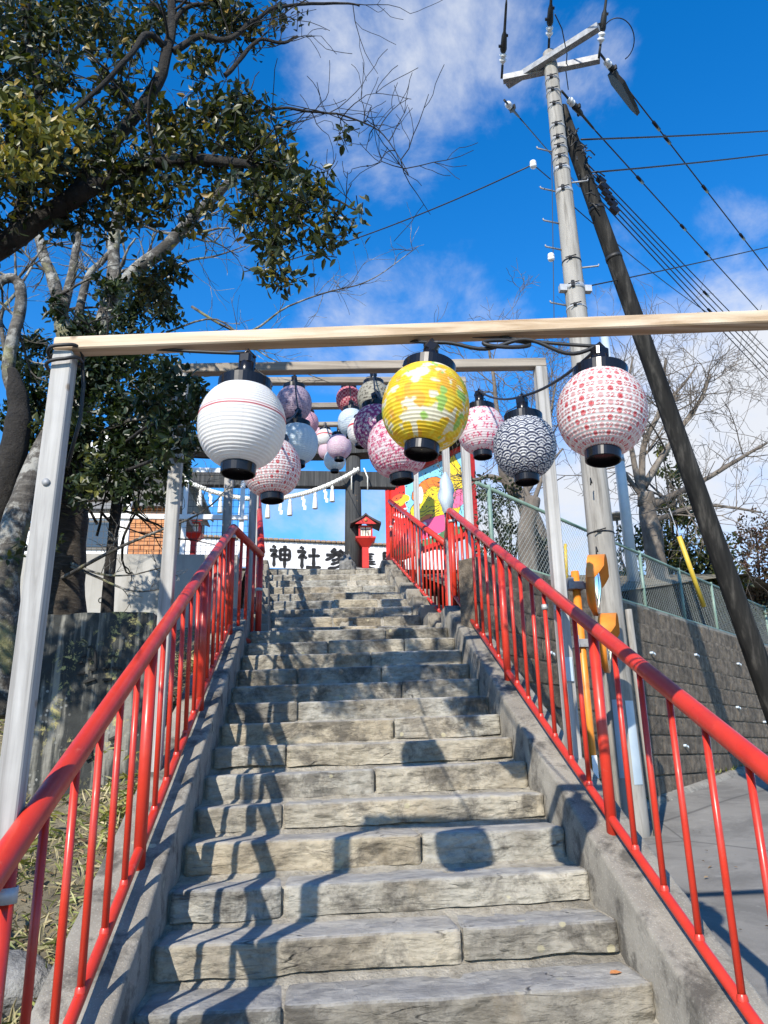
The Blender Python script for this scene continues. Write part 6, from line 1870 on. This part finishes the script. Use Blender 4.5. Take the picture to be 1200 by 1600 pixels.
# ------------------------------------------------------------------ ground cover on the embankment
def cover():
    rg = np.random.default_rng(9)
    def ez(X, Y): return nose(Y) - .10 - .28 * np.clip(-.8 - X, 0, 2.2) + .09 * fbm(np.stack([X, Y, X * 0], -1) * 1.7, 5, .6)
    n = 16000
    X = -.92 - rg.random(n) ** 1.3 * 2.4; Y = rg.uniform(1.2, 7.2, n)
    dens = fbm(np.stack([X * 1.6, Y * 1.6, X * 0 + 4], -1), 3)
    k = dens > -.12 + .15 * rg.random(n); X, Y = X[k], Y[k]; n = len(X)
    C = np.stack([X, Y, ez(X, Y) + .005], -1)
    D = rg.normal(size=(n, 3)) * [1, 1, .5] + [0, 0, .45]; N = rg.normal(size=(n, 3)) * .5 + [0, 0, 1]
    V, F = leaves_mesh(C, D, N, rg.uniform(.03, .11, n), .07)
    leaves_object('dry_grass', V, F, MT['blade'], loc=(-1.6, 3, -.8), kind='stuff')
    # dwarf bamboo tufts
    Cs, Ds, Ns, Ls = [], [], [], []
    for _ in range(60):
        x = -.98 - rg.random() ** 1.4 * 1.5; y = rg.uniform(1.5, 5.6)
        z = float(ez(np.array(x), np.array(y)))
        for s in range(rg.integers(2, 5)):
            hh = rg.uniform(.06, .26); ax = rg.normal(size=3) * .3 + [0, 0, 1]
            for j in range(rg.integers(4, 8)):
                a = rg.random() * 6.28
                Cs.append(np.array([x, y, z]) + ax * hh * (.5 + .5 * j / 7) + rg.normal(size=3) * .02); Ds.append([math.cos(a), math.sin(a), rg.uniform(-.3, .6)]); Ns.append(rg.normal(size=3) * .3 + [0, 0, 1]); Ls.append(rg.uniform(.06, .13))
    V, F = leaves_mesh(np.array(Cs), np.array(Ds), np.array(Ns), np.array(Ls), .2)
    leaves_object('bamboo_grass', V, F, MT['leaf_bamboo'], loc=(-1.3, 3, -.8), kind='stuff')
    # rocks in the bank
    for (x, y, s, lab) in ((-1.28, 2.75, .24, 'mossy grey rock in the bank below the monument'), (-1.08, 3.3, .16, 'small grey rock in the bank close to the left handrail'), (-1.55, 3.4, .22, 'weathered rock at the foot of the monument')):
        b = MB(); V = []; n_, k_ = 14, 20; z = float(ez(np.array(x), np.array(y)))
        for i in range(n_):
            th = math.pi * i / (n_ - 1); a = np.linspace(0, 2 * math.pi, k_ + 1)
            q = np.stack([math.sin(th) * np.cos(a), math.sin(th) * np.sin(a), np.full(k_ + 1, math.cos(th))], -1)
            rr = 1 + .45 * fbm(q * 1.6 + s * 40, 4)
            V.append(q * rr[:, None] * s * [1, .9, .7] + [x, y, z])
        b.grid(np.array(V)); tag(b.build('rock', MT['rock_grey'], loc=(x, y, z)), lab, 'rock')
    # weeds rooted at the foot of the block wall and along the outer edge of the right curb
    Cs, Ds, Ns, Ls = [], [], [], []
    for k in range(46):
        if k % 2: x = rg.uniform(2.6, 8.0); y = Ywall(x) - rg.uniform(.08, .22); z = road_z(x, y) + .03
        else: y = rg.uniform(1.8, 6.0); x = 1.44 + rg.uniform(0, .05); z = road_z(x, y)
        for j in range(rg.integers(8, 20)):
            a = rg.random() * 6.28
            Cs.append([x + rg.normal() * .02, y + rg.normal() * .02, z]); Ds.append([math.cos(a) * .7, math.sin(a) * .7, rg.uniform(.4, 1.3)]); Ns.append([math.cos(a), math.sin(a), .8]); Ls.append(rg.uniform(.04, .13))
    V, F = leaves_mesh(np.array(Cs), np.array(Ds), np.array(Ns), np.array(Ls), .16)
    leaves_object('weeds', V, F, MT['leaf_bamboo'], loc=(2.5, 4, -.8), kind='stuff')
    # brown leaf litter on the bank, road edge and a few step corners
    def litter(name, X, Y, Z, loc, l0, l1):
        n = len(X); C = np.stack([X, Y, Z], -1); a = rg.random(n) * 6.28
        D = np.stack([np.cos(a), np.sin(a), rg.normal(size=n) * .15], -1); N = rg.normal(size=(n, 3)) * .25 + [0, 0, 1]
        V, F = leaves_mesh(C, D, N, rg.uniform(l0, l1, n), .55); leaves_object(name, V, F, MT['leaf_litter'], loc=loc, kind='stuff')
    X = -.92 - rg.random(1500) ** 1.2 * 2.2; Y = rg.uniform(1.2, 7.0, 1500); litter('leaf_litter', X, Y, ez(X, Y) + .012, (-1.6, 3, -.8), .025, .06)
    X = 1.45 + rg.random(130) ** 2 * 3; Y = rg.uniform(1.8, 6.5, 130); litter('road_litter', X, Y, road_z(X, Y) + .012, (2, 3, -.9), .015, .04)
    # one fallen leaf on the lowest visible step
    yy = 3.06; p = np.array([at_z(953, 1528, Z0 + .008)[0], at_z(953, 1528, Z0 + .008)[1], Z0 + .022])
    V, F = leaves_mesh(p[None], np.array([[1, .35, .05]]), np.array([[0, -.2, 1.]]), np.array([.058]), .5)
    tag(leaves_object('fallen_leaf', V, F, MT['fallen_leaf'], loc=p), 'single brown fallen leaf lying on the lowest visible step', 'leaf')
cover()
